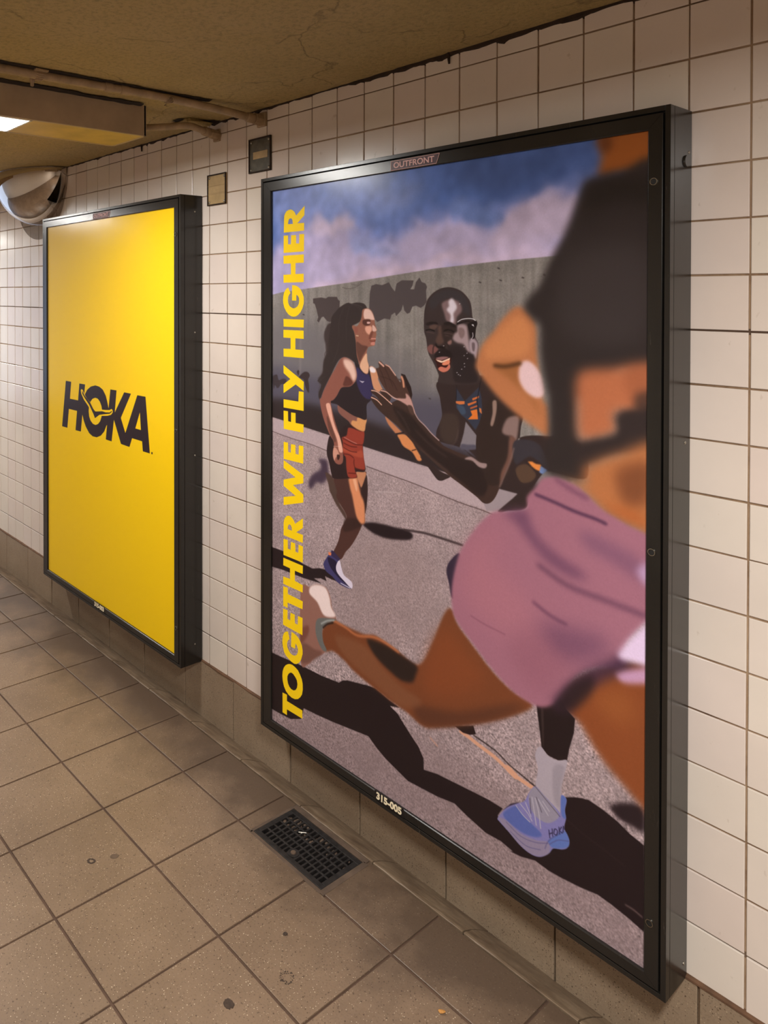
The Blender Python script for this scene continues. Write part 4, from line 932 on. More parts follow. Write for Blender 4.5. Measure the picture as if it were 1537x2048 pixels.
# ------------------------------------------------------------------ things
def thing(name, label, cat, loc=(0, 0, 0), rotz=0, group=None):
    o = bpy.data.objects.new(name, None); C.objects.link(o); o.location = loc; o.rotation_euler = (0, 0, rotz)
    o['label'] = label; o['category'] = cat
    if group: o['group'] = group
    return o
def text_mesh(name, body, size, width, mat, parent, loc, thick=0.0004, bold=0.0):
    cu = bpy.data.curves.new(name, 'FONT'); cu.body = body; cu.size = size; cu.align_x = 'CENTER'; cu.align_y = 'CENTER'; cu.extrude = thick; cu.offset = bold
    o = bpy.data.objects.new(name + '_tmp', cu); C.objects.link(o)
    bpy.context.view_layer.update()
    me = bpy.data.meshes.new_from_object(o.evaluated_get(bpy.context.evaluated_depsgraph_get()))
    bpy.data.objects.remove(o); bpy.data.curves.remove(cu)
    xs = [v.co.x for v in me.vertices]; k = width / (max(xs) - min(xs))
    for v in me.vertices: v.co = Vector((v.co.x * k, -v.co.z, v.co.y))
    me.name = name; me.materials.clear(); me.materials.append(mat)
    ob = bpy.data.objects.new(name, me); C.objects.link(ob); ob.parent = parent; ob.location = loc
    return ob

FY = -0.107                                              # front face of the frames
def light_box(label, x0, x1, opening, sheet_mat, img_x0, number, num_x, of_x, of_w, lock_z, side_screws):
    """shallow illuminated-style poster box hung on the wall: body, four mitred rails, printed sheet, cover"""
    z0, z1 = PZ; w = x1 - x0
    t = thing('poster_box', label, 'poster frame', (x0, 0, 0), 0, None)
    a0, a1, b0, b1 = opening                              # visible opening in world x and z
    body = bmesh.new()
    wl = 0.004
    bbox(body, (0, -0.088, z0), (w, -0.0055, z1), 0.0012)
    link('body', from_bm('body', body), M_BLACK, t)
    # outer lip round the front
    lip = 0.011
    bm = bmesh.new()
    for a, b in (((0, FY, z0), (lip, -0.0885, z1)), ((w - lip, FY, z0), (w, -0.0885, z1)), ((lip, FY, z0), (w - lip, -0.0885, z0 + lip)), ((lip, FY, z1 - lip), (w - lip, -0.0885, z1))):
        bbox(bm, a, b, 0.0008, 1)
    link('lip', from_bm('lip', bm), M_BLACK, t)
    # dark gap behind the door
    bm = bmesh.new(); bbox(bm, (lip, -0.0955, z0 + lip), (w - lip, -0.0886, z1 - lip)); link('door_back', from_bm('door_back', bm), M_GAP, t)
    # mitred door rails
    ex0, ex1, ez0, ez1 = lip + 0.0035, w - lip - 0.0035, z0 + lip + 0.0035, z1 - lip - 0.0035
    ix0, ix1, iz0, iz1 = a0 - x0, a1 - x0, b0, b1
    O = [(ex0, ez0), (ex1, ez0), (ex1, ez1), (ex0, ez1)]; I = [(ix0, iz0), (ix1, iz0), (ix1, iz1), (ix0, iz1)]
    for k, nm in enumerate(('rail_bottom', 'rail_right', 'rail_top', 'rail_left')):
        o0, o1, i0, i1 = O[k], O[(k + 1) % 4], I[k], I[(k + 1) % 4]
        m = 0.0003
        dx, dz = (o1[0] - o0[0]), (o1[1] - o0[1]); L_ = math.hypot(dx, dz); ux, uz = dx / L_ * m, dz / L_ * m
        o0 = (o0[0] + ux, o0[1] + uz); i0 = (i0[0] + ux, i0[1] + uz); o1 = (o1[0] - ux, o1[1] - uz); i1 = (i1[0] - ux, i1[1] - uz)
        def lerp(p, q, s): return (p[0] + (q[0] - p[0]) * s, p[1] + (q[1] - p[1]) * s)
        rows = [(0.0, -0.096), (0.0, FY - 0.0005), (0.03, FY - 0.0015), (0.93, FY - 0.0015), (1.0, FY + 0.001), (1.0, -0.098)]
        V = []
        for s_, y in rows:
            p, q = lerp(o0, i0, s_), lerp(o1, i1, s_)
            V += [(p[0], y, p[1]), (q[0], y, q[1])]
        Fc = [(2 * r, 2 * r + 1, 2 * r + 3, 2 * r + 2) for r in range(5)]
        Fc += [(0, 2, 4, 6, 8, 10), (1, 11, 9, 7, 5, 3)]
        bm = bmesh.new(); vs = [bm.verts.new(v) for v in V]
        for f in Fc: bm.faces.new([vs[i] for i in f])
        rail = link('rail', from_bm('rail', bm), M_BLACK, t)
    # printed sheet, plane at y = -0.101
    sx0, sz1 = img_x0 - OX / 1000 - x0, 1.9465 + OY / 1000
    sw, sh = PW / 1000, PH / 1000
    cx0, cx1, cz0, cz1 = max(ex0, sx0), min(ex1, sx0 + sw), max(ez0, sz1 - sh), min(ez1, sz1)
    cx0, cx1, cz0, cz1 = ix0 - 0.008, ix1 + 0.008, iz0 - 0.008, iz1 + 0.008
    me = mesh('printed_sheet', [(cx0, -0.1005, cz0), (cx1, -0.1005, cz0), (cx1, -0.1005, cz1), (cx0, -0.1005, cz1), (cx0, -0.0985, cz0), (cx1, -0.0985, cz0), (cx1, -0.0985, cz1), (cx0, -0.0985, cz1)],
              [(0, 1, 2, 3), (4, 7, 6, 5), (0, 4, 5, 1), (1, 5, 6, 2), (2, 6, 7, 3), (3, 7, 4, 0)])
    uv = me.uv_layers.new(name='UVMap')
    for lp in me.loops:
        co = me.vertices[lp.vertex_index].co
        uv.data[lp.index].uv = ((co.x - sx0) / sw, 1 - (sz1 - co.z) / sh)
    link('printed_sheet', me, sheet_mat, t)
    bm = bmesh.new(); bbox(bm, (ix0 - 0.004, -0.1035, iz0 - 0.004), (ix1 + 0.004, -0.1015, iz1 + 0.004)); link('cover_sheet', from_bm('cover_sheet', bm), M_ACRYL, t)
    # key holes of the door on the near stile
    sxc = (ex1 + ix1) / 2
    for z in lock_z:
        bm = bmesh.new(); bmesh.ops.create_cone(bm, cap_ends=False, segments=20, radius1=0.0074, radius2=0.0074, depth=0.004, matrix=Matrix.Translation((sxc - 0.002, FY - 0.002, z)) @ Matrix.Rotation(math.pi / 2, 4, 'X'))
        bmesh.ops.solidify(bm, geom=bm.faces[:], thickness=0.0012)
        lk = link('lock', from_bm('lock', bm), M_STEEL, t)
        bm = bmesh.new(); bmesh.ops.create_cone(bm, cap_ends=True, segments=20, radius1=0.0052, radius2=0.0052, depth=0.001, matrix=Matrix.Translation((sxc - 0.002, FY - 0.0021, z)) @ Matrix.Rotation(math.pi / 2, 4, 'X'))
        link('keyhole', from_bm('keyhole', bm), M_GAP, lk)
    for (y, z) in side_screws:
        bm = bmesh.new(); bmesh.ops.create_uvsphere(bm, u_segments=10, v_segments=6, radius=0.0035, matrix=Matrix.Translation((w, y, z)) @ Matrix.Diagonal((0.5, 1, 1, 1)))
        link('screw', from_bm('screw', bm, True), M_STEEL, t)
    # maker's plate on the top rail: a slanted plum outline with pale letters
    zc = (iz1 + ez1) / 2 + 0.000; hh = 0.0125; x = of_x - x0
    bm = bmesh.new()
    pts_ = [(x, zc - hh), (x + of_w - 0.010, zc - hh), (x + of_w, zc + hh), (x, zc + hh)]
    vs = [bm.verts.new((p[0], FY - 0.0016, p[1])) for p in pts_]; f = bm.faces.new(vs)
    r = bmesh.ops.extrude_face_region(bm, geom=[f])
    for v in r['geom']:
        if isinstance(v, bmesh.types.BMVert): v.co.y -= 0.0006
    pl = link('maker_plate', from_bm('maker_plate', bm), M_PURPLE, t, label='plum coloured sticker on the top rail')
    bm = bmesh.new(); e = 0.0016
    for k in range(4):
        p, q = pts_[k], pts_[(k + 1) % 4]
        tube(bm, [(p[0], FY - 0.0024, p[1]), (q[0], FY - 0.0024, q[1])], 0.0008, 4)
    link('plate_outline', from_bm('plate_outline', bm), M_PINK, pl)
    text_mesh('plate_letters', 'OUTFRONT', 0.022, of_w - 0.026, M_PINK, pl, (x + of_w / 2 - 0.004, FY - 0.0026, zc - 0.0005), bold=0.0004)
    # site number on the bottom rail
    zc = (iz0 + ez0) / 2 + 0.001
    bm = bmesh.new(); bbox(bm, (num_x - x0 - 0.052, FY - 0.0021, zc - 0.0125), (num_x - x0 + 0.052, FY - 0.0014, zc + 0.0125))
    npl = link('number_plate', from_bm('number_plate', bm), M_STICK, t, label='black sticker with pale numbers')
    text_mesh('number', number, 0.026, 0.09, M_LETTER, npl, (num_x - x0, FY - 0.0026, zc), bold=0.0009)
    return t

run_im = make_runner_sheet(); logo_im = make_logo_sheet()
near = light_box('large black poster box with three runners and TOGETHER WE FLY HIGHER, the nearer one', P2[0], P2[1], (0.0295, 1.2205, 0.200, 1.9465), print_mat('runners_poster', run_im), 0.0295, '315-005', 0.537, 0.540, 0.162,
          (1.84, 1.079, 0.310), ((-0.02, 1.905), (-0.022, 0.20), (-0.03, 1.3)))
far = light_box('black poster box with plain yellow HOKA poster, further along the tiled wall', P1[0], P1[1], (-1.7215, -0.5485, 0.200, 1.9465), print_mat('logo_poster', logo_im), -1.7215, '315-003', -1.162, -1.215, 0.160,
          (1.84, 1.079, 0.310), ((-0.04, 1.93), (-0.04, 1.46), (-0.04, 0.98), (-0.04, 0.24)))
# half-round latch on the near box's side, close to the wall
bm = bmesh.new(); bmesh.ops.create_cone(bm, cap_ends=True, segments=20, radius1=0.013, radius2=0.012, depth=0.004, matrix=Matrix.Translation((P2[1] - P2[0] + 0.0015, -0.034, 1.885)) @ Matrix.Rotation(math.pi / 2, 4, 'Y'))
link('latch', from_bm('latch', bm), M_BLACK, near)

# ceiling lamps
def fixture(x, yend, label, watts):
    w, L = 0.2335, 1.30; z0 = 2.16; z1 = CEIL + 0.006
    t = thing('ceiling_lamp', label, 'ceiling lamp', (x, yend, 0))
    bm = bmesh.new()
    hw = w / 2; ly0, ly1 = -0.412, -0.87
    bbox(bm, (-hw, -L, z0), (-hw + 0.012, 0, z1), 0.002)
    bbox(bm, (hw - 0.012, -L, z0), (hw, 0, z1), 0.002)
    bbox(bm, (-hw + 0.006, -L, z0 + 0.03), (hw - 0.006, 0, z1 - 0.002))
    bbox(bm, (-hw + 0.004, -L, z0), (hw - 0.004, -L + 0.012, z1), 0.002)
    link('housing', from_bm('housing', bm), M_FIX, t)
    bm = bmesh.new(); bbox(bm, (-hw + 0.0, -0.010, z0), (hw, 0.0015, z1 - 0.001), 0.002); link('end_cap', from_bm('end_cap', bm), M_FIX, t)
    bm = bmesh.new(); bbox(bm, (-hw + 0.010, ly0, z0 + 0.001), (hw - 0.010, -0.009, z0 + 0.028)); link('cover_plate', from_bm('cover_plate', bm), M_MUSTARD, t, label='mustard cover plate')
    bm = bmesh.new(); bbox(bm, (-hw + 0.010, -L + 0.01, z0 + 0.001), (hw - 0.010, ly1 - 0.001, z0 + 0.028)); link('cover_plate', from_bm('cover_plate', bm), M_MUSTARD, t, label='mustard cover plate')
    bm = bmesh.new()
    for a, b in (((-hw + 0.010, ly0 - 0.010, z0 - 0.001), (hw - 0.010, ly0 - 0.001, z0 + 0.012)), ((-hw + 0.010, ly1, z0 - 0.001), (hw - 0.010, ly1 + 0.010, z0 + 0.012)),
                 ((-hw + 0.010, ly1, z0 - 0.001), (-hw + 0.019, ly0, z0 + 0.012)), ((hw - 0.019, ly1, z0 - 0.001), (hw - 0.010, ly0, z0 + 0.012))): bbox(bm, a, b, 0.001)
    link('bezel', from_bm('bezel', bm), M_WHITE, t)
    bm = bmesh.new(); bbox(bm, (-hw + 0.018, ly1 + 0.009, z0 + 0.006), (hw - 0.018, ly0 - 0.009, z0 + 0.014)); link('diffuser', from_bm('diffuser', bm), M_LENS, t)
    l = area('lamp_light', (0, (ly0 + ly1) / 2, z0 + 0.004), (w - 0.04, ly0 - ly1 - 0.03), watts, LAMP); l.parent = t
    return t
fixture(FIXTURES[0][0], FIXTURES[0][1], 'tan painted box lamp with lit white lens on the ceiling above the yellow poster', LAMP_W[0])
fixture(FIXTURES[1][0], FIXTURES[1][1], 'tan painted box lamp on the ceiling right of the near poster box, over the camera', LAMP_W[1])
fixture(FIXTURES[2][0], FIXTURES[2][1], 'tan painted box lamp on the ceiling near the closed right end of the passage', LAMP_W[2])
fixture(FIXTURES[3][0], FIXTURES[3][1], 'tan painted box lamp on the ceiling beyond the dome mirror', LAMP_W[3])

fixture(FIXTURES[4][0], FIXTURES[4][1], 'tan painted box lamp farthest along the passage, far past the dome mirror', LAMP_W[4])

# conduits on the ceiling
t = thing('ceiling_conduit', 'long painted conduit clipped to the ceiling, ending in the wall above the grey plate', 'conduit', (0, 0, 0))
path = spline([(-0.178, -3.2, 2.248), (-0.178, -1.6, 2.248), (-0.176, -0.94, 2.249), (-0.172, -0.68, 2.249), (-0.163, -0.44, 2.248), (-0.158, -0.25, 2.243), (-0.142, -0.13, 2.232), (-0.138, -0.06, 2.226), (-0.138, -0.03, 2.225)])
bm = bmesh.new(); tube(bm, path, 0.0135, 16); link('pipe', from_bm('pipe', bm, True), M_PIPE, t)
for y, x, z in ((-0.60, -0.169, 2.249), (-0.545, -0.167, 2.2485)):
    bm = bmesh.new(); tube(bm, [(x, y - 0.014, z), (x, y - 0.012, z), (x, y + 0.012, z), (x, y + 0.014, z)], [0.0135, 0.0155, 0.0155, 0.0135], 16); link('coupling', from_bm('coupling', bm, True), M_PIPE, t)
bm = bmesh.new(); tube(bm, [(-0.1395, -0.075, 2.2265), (-0.139, -0.07, 2.226), (-0.138, -0.045, 2.225), (-0.138, -0.04, 2.225)], [0.014, 0.0175, 0.0175, 0.014], 16); link('end_nut', from_bm('end_nut', bm, True), M_PIPE, t)
bm = bmesh.new(); tube(bm, [(-0.138, -0.042, 2.225), (-0.138, -0.04, 2.225), (-0.138, -0.001, 2.222)], [0.015, 0.0205, 0.0205], 8); bbox(bm, (-0.160, -0.012, 2.200), (-0.114, 0.001, 2.250), 0.003); link('wall_fitting', from_bm('wall_fitting', bm), M_PIPE, t)
def grime_shade(name, P, w):  # dark ceiling strip, for grime and for shade painted into gaps
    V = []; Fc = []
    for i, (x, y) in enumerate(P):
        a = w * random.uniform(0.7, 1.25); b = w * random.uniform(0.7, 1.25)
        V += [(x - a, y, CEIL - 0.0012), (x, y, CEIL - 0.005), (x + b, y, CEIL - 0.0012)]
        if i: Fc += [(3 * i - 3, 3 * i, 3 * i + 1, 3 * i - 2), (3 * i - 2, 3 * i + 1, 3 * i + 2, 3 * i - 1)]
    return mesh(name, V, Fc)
link('grime_shade_line', grime_shade('grime_shade_line', [(-0.172 + 0.006 + max(0, (y + 0.4)) * 0.07, y) for y in np.arange(-3.1, -0.2, 0.025)], 0.017), M_GRIME_SHADE, t)  # shade of the gap over the conduit, painted as a dark strip with grime
link('grime_shade_line', grime_shade('grime_shade_line', [(-0.348 + random.gauss(0, 0.002), y) for y in np.arange(-1.6, -0.36, 0.025)], 0.022), M_GRIME_SHADE, t)  # shade of the gap beside the lamp housing, painted as a dark strip
link('grime_shade_line', grime_shade('grime_shade_line', [(-0.47 + 0.5 * (y + 0.16), y) for y in np.arange(-0.16, -0.01, 0.012)], 0.03), M_GRIME_SHADE, t)
# strap with bolt, wire tie
bm = bmesh.new(); bbox(bm, (-0.232, -0.845, 2.2555), (-0.148, -0.805, 2.2605), 0.001)
arc = [(-0.176 + 0.0145 * math.cos(a), -0.825, 2.249 + -0.0145 * math.sin(a)) for a in np.linspace(0, math.pi, 9)]
for p, q in zip(arc[:-1], arc[1:]):
    tube(bm, [(p[0], p[1] - 0.011, p[2]), (p[0], p[1] + 0.011, p[2])], 0.0016, 4)
link('strap', from_bm('strap', bm), M_PIPE, t)
bm = bmesh.new(); tube(bm, [(-0.222, -0.825, 2.256), (-0.222, -0.825, 2.240), (-0.222, -0.825, 2.238), (-0.222, -0.825, 2.228), (-0.222, -0.825, 2.226)], [0.008, 0.008, 0.0055, 0.0055, 0.003], 10); link('bolt', from_bm('bolt', bm, True), M_PIPE, t)
tie = thing('wire_tie', 'loose knot of wire wrapped round the ceiling conduit', 'wire', (-0.161, -0.385, 2.247))
bm = bmesh.new()
for k in range(3):
    pts_ = [(0.0145 * math.cos(a) + random.gauss(0, .001), -0.006 + 0.006 * k + random.gauss(0, .002), -0.0145 * math.sin(a)) for a in np.linspace(-0.3, math.pi * 1.1, 12)]
    tube(bm, pts_, 0.0016, 6)
link('coil', from_bm('coil', bm, True), M_PIPE, tie)
bm = bmesh.new(); tube(bm, spline([(0.012, 0, 0.004), (0.020, 0.006, -0.002), (0.014, 0.01, -0.012), (0.020, -0.004, -0.020), (0.012, -0.012, -0.014)]), 0.0018, 6)
link('wire_end', from_bm('wire_end', bm, True), M_PIPE, tie)
bm = bmesh.new(); tube(bm, spline([(-0.012, 0, -0.008), (-0.020, 0.004, -0.016), (-0.014, -0.006, -0.022)]), 0.0015, 6)
link('wire_end', from_bm('wire_end', bm, True), M_PIPE, tie)

t = thing('wall_conduit', 'short bent painted conduit from the lamp housing into the wall', 'conduit', (0, 0, 0))
path = spline([(-0.44, -0.343, 2.206), (-0.425, -0.30, 2.208), (-0.39, -0.235, 2.214), (-0.352, -0.178, 2.219), (-0.358, -0.125, 2.216), (-0.383, -0.07, 2.214), (-0.395, -0.03, 2.213)])
bm = bmesh.new(); tube(bm, path, 0.0125, 16); link('pipe', from_bm('pipe', bm, True), M_PIPE, t)
bm = bmesh.new(); tube(bm, [(-0.372, -0.092, 2.215), (-0.374, -0.088, 2.215), (-0.384, -0.062, 2.214), (-0.386, -0.058, 2.214)], [0.014, 0.0172, 0.0172, 0.014], 16); link('end_nut', from_bm('end_nut', bm, True), M_PIPE, t)
bm = bmesh.new(); tube(bm, [(-0.386, -0.058, 2.214), (-0.388, -0.05, 2.214), (-0.399, -0.001, 2.212)], [0.014, 0.0195, 0.0195], 8); bbox(bm, (-0.424, -0.011, 2.190), (-0.384, 0.001, 2.236), 0.003); link('wall_fitting', from_bm('wall_fitting', bm), M_PIPE, t)
bm = bmesh.new(); bbox(bm, (-0.52, -0.14, 2.247), (-0.40, -0.03, 2.268), 0.012)
for v in bm.verts: v.co += Vector((random.gauss(0, .004), random.gauss(0, .004), random.gauss(0, .002)))
o = link('plaster_lump', from_bm('plaster_lump', bm), M_CEIL, None); o['label'] = 'lump of plaster patching on the ceiling above the short conduit'; o['category'] = 'plaster patch'

def stub(x, y0, y1, z1, L, label, nm):
    bm = bmesh.new(); tube(bm, [(0, y0, 0.004), (0, y1, -L * 0.6), (0.001, y1, -L)], [0.005, 0.0035, 0.0028], 8)
    o = link(nm, from_bm(nm, bm, True), M_DIRT, None, (x, 0, z1)); o['label'] = label; o['category'] = 'bolt'
stub(-0.955, -0.008, -0.008, CEIL, 0.030, 'dark bolt end under the ceiling edge above the yellow poster', 'bolt_stub')
stub(0.655, -0.008, -0.008, CEIL, 0.028, 'dark bolt end under the ceiling edge above the runners poster', 'bolt_stub')

# access plates on the wall
def plate(label, x0, x1, z0, z1, mat, band, dark):
    cx, cz, w, h = (x0 + x1) / 2, (z0 + z1) / 2, x1 - x0, z1 - z0
    t = thing('wall_plate', label, 'cover plate', (cx, -0.003, cz))
    bm = bmesh.new(); bbox(bm, (-w / 2, -0.004, -h / 2), (w / 2, 0.001, h / 2), 0.0015); link('face', from_bm('face', bm), mat, t)
    bm = bmesh.new(); e = 0.005
    for a, b in (((-w / 2, -0.0075, -h / 2), (w / 2, -0.003, -h / 2 + e)), ((-w / 2, -0.0075, h / 2 - e), (w / 2, -0.003, h / 2)), ((-w / 2, -0.0075, -h / 2), (-w / 2 + e, -0.003, h / 2)), ((w / 2 - e, -0.0075, -h / 2), (w / 2, -0.003, h / 2))): bbox(bm, a, b, 0.001)
    link('rim', from_bm('rim', bm), M_DIRT, t)
    bm = bmesh.new(); bbox(bm, (-w / 2 + 0.018 * dark + 0.006, -0.0055, -0.013), (w / 2 - 0.012 * dark - 0.006, -0.0035, 0.013), 0.001); link('label_strip', from_bm('label_strip', bm), band, t)
    if not dark:
        bm = bmesh.new()
        for z in (0.016, -0.016): bbox(bm, (-w / 2 + 0.005, -0.0058, z - 0.001), (w / 2 - 0.005, -0.0035, z + 0.001))
        link('rib', from_bm('rib', bm), mat, t)
    for sx in (-1, 1):
        for sz in (-1, 1):
            bm = bmesh.new(); bmesh.ops.create_uvsphere(bm, u_segments=12, v_segments=8, radius=0.005, matrix=Matrix.Translation((sx * (w / 2 - 0.012), -0.0042, sz * (h / 2 - 0.012))) @ Matrix.Diagonal((1, 0.55, 1, 1)))
            link('screw', from_bm('screw', bm, True), M_STEEL, t)
M_TAN = simple('tan_enamel', lin(176, 150, 108), 0.45, spread=0.15, scale=22, bump=0.3)
M_SLATE = simple('slate_enamel', lin(84, 80, 68), 0.5, spread=0.3, scale=45, bump=0.5)
plate('square slate grey cover plate with tan strip, just left of the runners poster', -0.2085, -0.0870, 2.042, 2.1646, M_SLATE, M_TAN, 1)
plate('square tan cover plate with ribs, between the two poster boxes', -0.4635, -0.3455, 1.9490, 2.0676, M_TAN, M_TAN, 0)

# dome mirror in the corner of wall and ceiling
t = thing('dome_mirror', 'silver quarter dome mirror under the ceiling beyond the yellow poster', 'mirror', (-2.045, -0.003, CEIL))
def quarter(a, b, c, n=40, m=20):
    V = []; Fc = []
    for i in range(n + 1):
        for j in range(m + 1):
            th = math.pi * i / n; ph = math.pi / 2 * j / m
            V.append((a * math.cos(th) * math.cos(ph), -b * math.sin(th) * math.cos(ph), -c * math.sin(ph)))
    for i in range(n):
        for j in range(m):
            q = i * (m + 1) + j; Fc.append((q, q + 1, q + m + 2, q + m + 1))
    return V, Fc
V, Fc = quarter(0.345, 0.225, 0.272); me = mesh('dome', V, Fc, True)
for v in me.vertices: v.co.z -= 0.004
link('dome', me, M_CHROME, t)
bm = bmesh.new()                                          # flange sheet on the wall and along the ceiling
vs = [bm.verts.new((0.355 * math.cos(a), 0, -0.002 - 0.353 * math.sin(a))) for a in np.linspace(0, math.pi, 41)]
f = bm.faces.new(vs); r = bmesh.ops.extrude_face_region(bm, geom=[f])
for v in r['geom']:
    if isinstance(v, bmesh.types.BMVert): v.co.y -= 0.004
link('wall_flange', from_bm('wall_flange', bm), M_SMOKE, t)
bm = bmesh.new()
vs = [bm.verts.new((0.355 * math.cos(a), -0.232 * math.sin(a), -0.001)) for a in np.linspace(0, math.pi, 41)]
f = bm.faces.new(vs); r = bmesh.ops.extrude_face_region(bm, geom=[f])
for v in r['geom']:
    if isinstance(v, bmesh.types.BMVert): v.co.z -= 0.004
link('ceiling_flange', from_bm('ceiling_flange', bm), M_SMOKE, t)

# floor drain
t = thing('floor_drain', 'dark cast iron grate drain set in the floor tiles under the runners poster', 'drain', ((DX0 + DX1) / 2, (DY0 + DY1) / 2, 0))
gw, gd = 0.288, 0.162
bm = bmesh.new(); bd = 0.017
for a, b in (((-gw / 2, -gd / 2, -0.012), (gw / 2, -gd / 2 + bd, 0.0015)), ((-gw / 2, gd / 2 - bd, -0.012), (gw / 2, gd / 2, 0.0015)), ((-gw / 2, -gd / 2 + bd, -0.012), (-gw / 2 + bd, gd / 2 - bd, 0.0015)), ((gw / 2 - bd, -gd / 2 + bd, -0.012), (gw / 2, gd / 2 - bd, 0.0015))): bbox(bm, a, b, 0.0015)
link('frame', from_bm('frame', bm), M_IRON, t)
ix, iy = gw / 2 - bd, gd / 2 - bd
for k in range(1, 5):
    y = -iy + 2 * iy * k / 5
    bm = bmesh.new(); bbox(bm, (-ix - 0.001, y - 0.003, -0.012), (ix + 0.001, y + 0.003, 0.001), 0.001); link('long_bar', from_bm('long_bar', bm), M_IRON, t)
cb = bmesh.new(); bbox(cb, (-0.0030, -iy - 0.001, -0.012), (0.0030, iy + 0.001, 0.0005), 0.001); cbm = from_bm('cross_bar', cb); cbm.materials.append(M_IRON)
for k in range(1, 16):
    o = bpy.data.objects.new('cross_bar', cbm); C.objects.link(o); o.parent = t; o.location = (-ix + 2 * ix * k / 16, 0, 0)
bm = bmesh.new(); bmesh.ops.create_cone(bm, cap_ends=True, segments=24, radius1=0.019, radius2=0.017, depth=0.012, matrix=Matrix.Translation((0.3235 - (DX0 + DX1) / 2, -0.2734 - (DY0 + DY1) / 2, -0.0035))); link('boss', from_bm('boss', bm), M_IRON, t)
bm = bmesh.new(); bmesh.ops.create_cone(bm, cap_ends=True, segments=16, radius1=0.008, radius2=0.007, depth=0.003, matrix=Matrix.Translation((0.3235 - (DX0 + DX1) / 2, -0.2734 - (DY0 + DY1) / 2, 0.0035))); link('screw', from_bm('screw', bm), M_CEMENT, t)
bm = bmesh.new()
for a, b in (((-gw / 2, -gd / 2, -0.075), (gw / 2, gd / 2, -0.070)), ((-gw / 2 - 0.004, -gd / 2, -0.075), (-gw / 2, gd / 2, -0.012)), ((gw / 2, -gd / 2, -0.075), (gw / 2 + 0.004, gd / 2, -0.012)), ((-gw / 2, -gd / 2 - 0.004, -0.075), (gw / 2, -gd / 2, -0.012)), ((-gw / 2, gd / 2, -0.075), (gw / 2, gd / 2 + 0.004, -0.012))): bbox(bm, a, b)
link('pit', from_bm('pit', bm), M_PIT, t)
# silt caught in the grate on the wall side
bm = bmesh.new()
for k in range(60):
    x = -ix + abs(random.gauss(0, 0.45)) * 2 * ix; y = random.uniform(iy * 0.25, iy)
    if x > ix: continue
    bmesh.ops.create_icosphere(bm, subdivisions=1, radius=random.uniform(0.004, 0.009), matrix=Matrix.Translation((x, y, -0.009 + random.uniform(0, 0.004))) @ Matrix.Diagonal((1.3, 1, 0.5, 1)))
o = link('silt', from_bm('silt', bm), M_CEMENT, t); o['kind'] = 'stuff'
bm = bmesh.new(); tube(bm, [(-0.055, 0.02, 0.003), (-0.038, 0.036, 0.003)], 0.0011, 5); tube(bm, [(-0.047, 0.022, 0.003), (-0.045, 0.031, 0.003)], 0.0009, 5)
o = link('straw_scrap', from_bm('straw_scrap', bm), M_WHITE, None, ((DX0 + DX1) / 2, (DY0 + DY1) / 2, 0)); o['label'] = 'tiny white scrap lying on the drain grate'; o['category'] = 'litter'

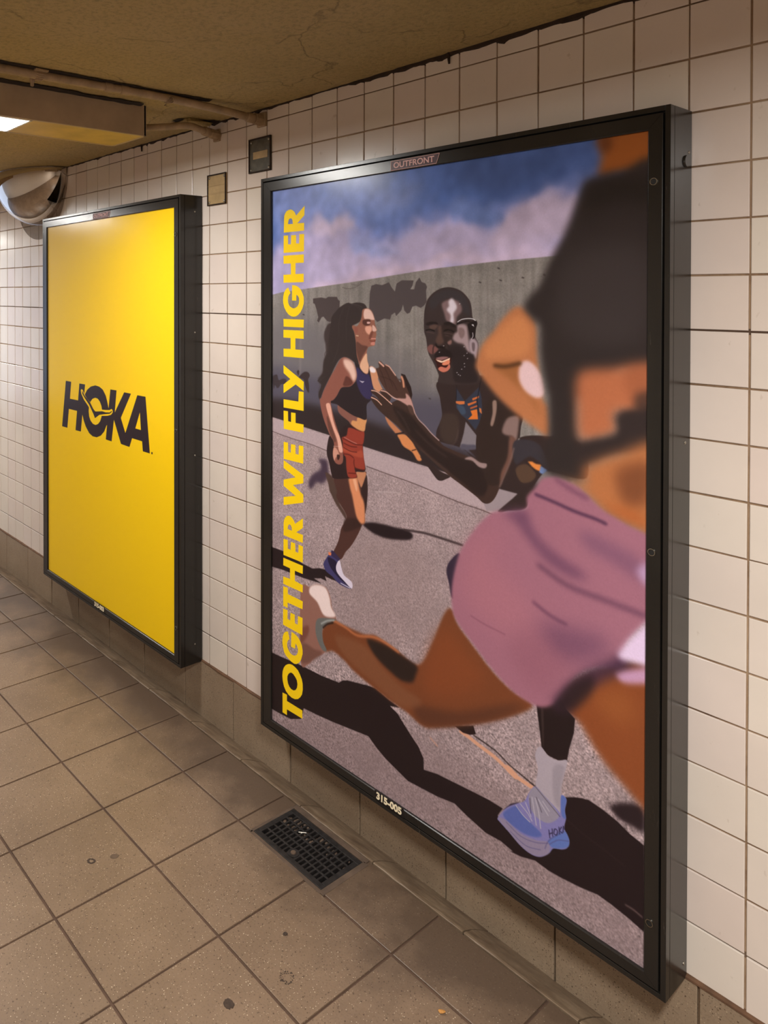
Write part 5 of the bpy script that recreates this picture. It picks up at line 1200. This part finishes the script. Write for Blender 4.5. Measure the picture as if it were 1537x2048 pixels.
# gum spots and litter on the floor
def gum(x, y, rx, ry, rot, label, ring=False, tone=None):
    bm = bmesh.new(); n = 22
    rr = [1 + random.gauss(0, 0.07) for _ in range(n)]
    top = [bm.verts.new((rx * 0.9 * rr[k] * math.cos(2 * math.pi * k / n), ry * 0.9 * rr[k] * math.sin(2 * math.pi * k / n), 0.0012)) for k in range(n)]
    low = [bm.verts.new((rx * rr[k] * math.cos(2 * math.pi * k / n), ry * rr[k] * math.sin(2 * math.pi * k / n), -0.0003)) for k in range(n)]
    if ring:
        inn = [bm.verts.new((v.co.x * 0.62, v.co.y * 0.62, 0.0011)) for v in top]
        inl = [bm.verts.new((v.co.x * 0.55, v.co.y * 0.55, -0.0003)) for v in top]
        for k in range(n):
            q = (k + 1) % n
            bm.faces.new((top[k], inn[k], inn[q], top[q])); bm.faces.new((inn[k], inl[k], inl[q], inn[q]))
    else: bm.faces.new(top)
    for k in range(n):
        q = (k + 1) % n; bm.faces.new((low[k], top[k], top[q], low[q]))
    o = link('gum_spot', from_bm('gum_spot', bm), tone or M_GUM, None, (x, y, 0.0004)); o.rotation_euler.z = rot
    o['label'] = label; o['category'] = 'gum spot'
M_GUM2 = simple('flat_gum', lin(92, 74, 58), 0.7, spread=0.2, scale=60)
gum(-0.006, -0.747, 0.013, 0.010, 0.6, 'dark ring of gum with open centre, left of the smooth oval spot', True)
gum(0.018, -0.686, 0.013, 0.010, 1.0, 'smooth brown oval gum spot beside the ring-shaped one', tone=M_GUM2)
gum(0.517, -0.477, 0.006, 0.006, 0, 'small round dark gum spot on the floor in front of the drain')
gum(0.581, -0.705, 0.014, 0.012, 0, 'large rough dark gum spot at the bottom edge of the picture')
# crumbled footprint of grit
bm = bmesh.new()
for k in range(70):
    a = random.uniform(0, 2 * math.pi); q = random.gauss(1, 0.16)
    bmesh.ops.create_icosphere(bm, subdivisions=0 or 1, radius=random.uniform(0.0008, 0.002), matrix=Matrix.Translation((0.016 * q * math.cos(a), 0.014 * q * math.sin(a), 0.0006)) @ Matrix.Diagonal((1, 1, 0.5, 1)))
o = link('grit_ring', from_bm('grit_ring', bm), M_GUM, None, (0.611, -0.555, 0)); o['label'] = 'faint speckled ring of black grit on the floor between two gum spots'; o['category'] = 'grit'; o['kind'] = 'stuff'
bm = bmesh.new()
bmesh.ops.create_icosphere(bm, subdivisions=2, radius=0.008, matrix=Matrix.Diagonal((1, 0.6, 0.25, 1)))
for v in bm.verts: v.co += Vector((0, 0, 0.002 + 0.25 * v.co.x ** 2 * 60)) + Vector((random.gauss(0, .0006), random.gauss(0, .0006), 0))
o = link('dry_leaf', from_bm('dry_leaf', bm), simple('leaf', lin(176, 124, 62), 0.6, spread=0.3, scale=120), None, (0.890, -0.341, 0.0016)); o.rotation_euler.z = 0.6; o['label'] = 'small curled orange leaf scrap on the floor below the runners poster'; o['category'] = 'leaf'
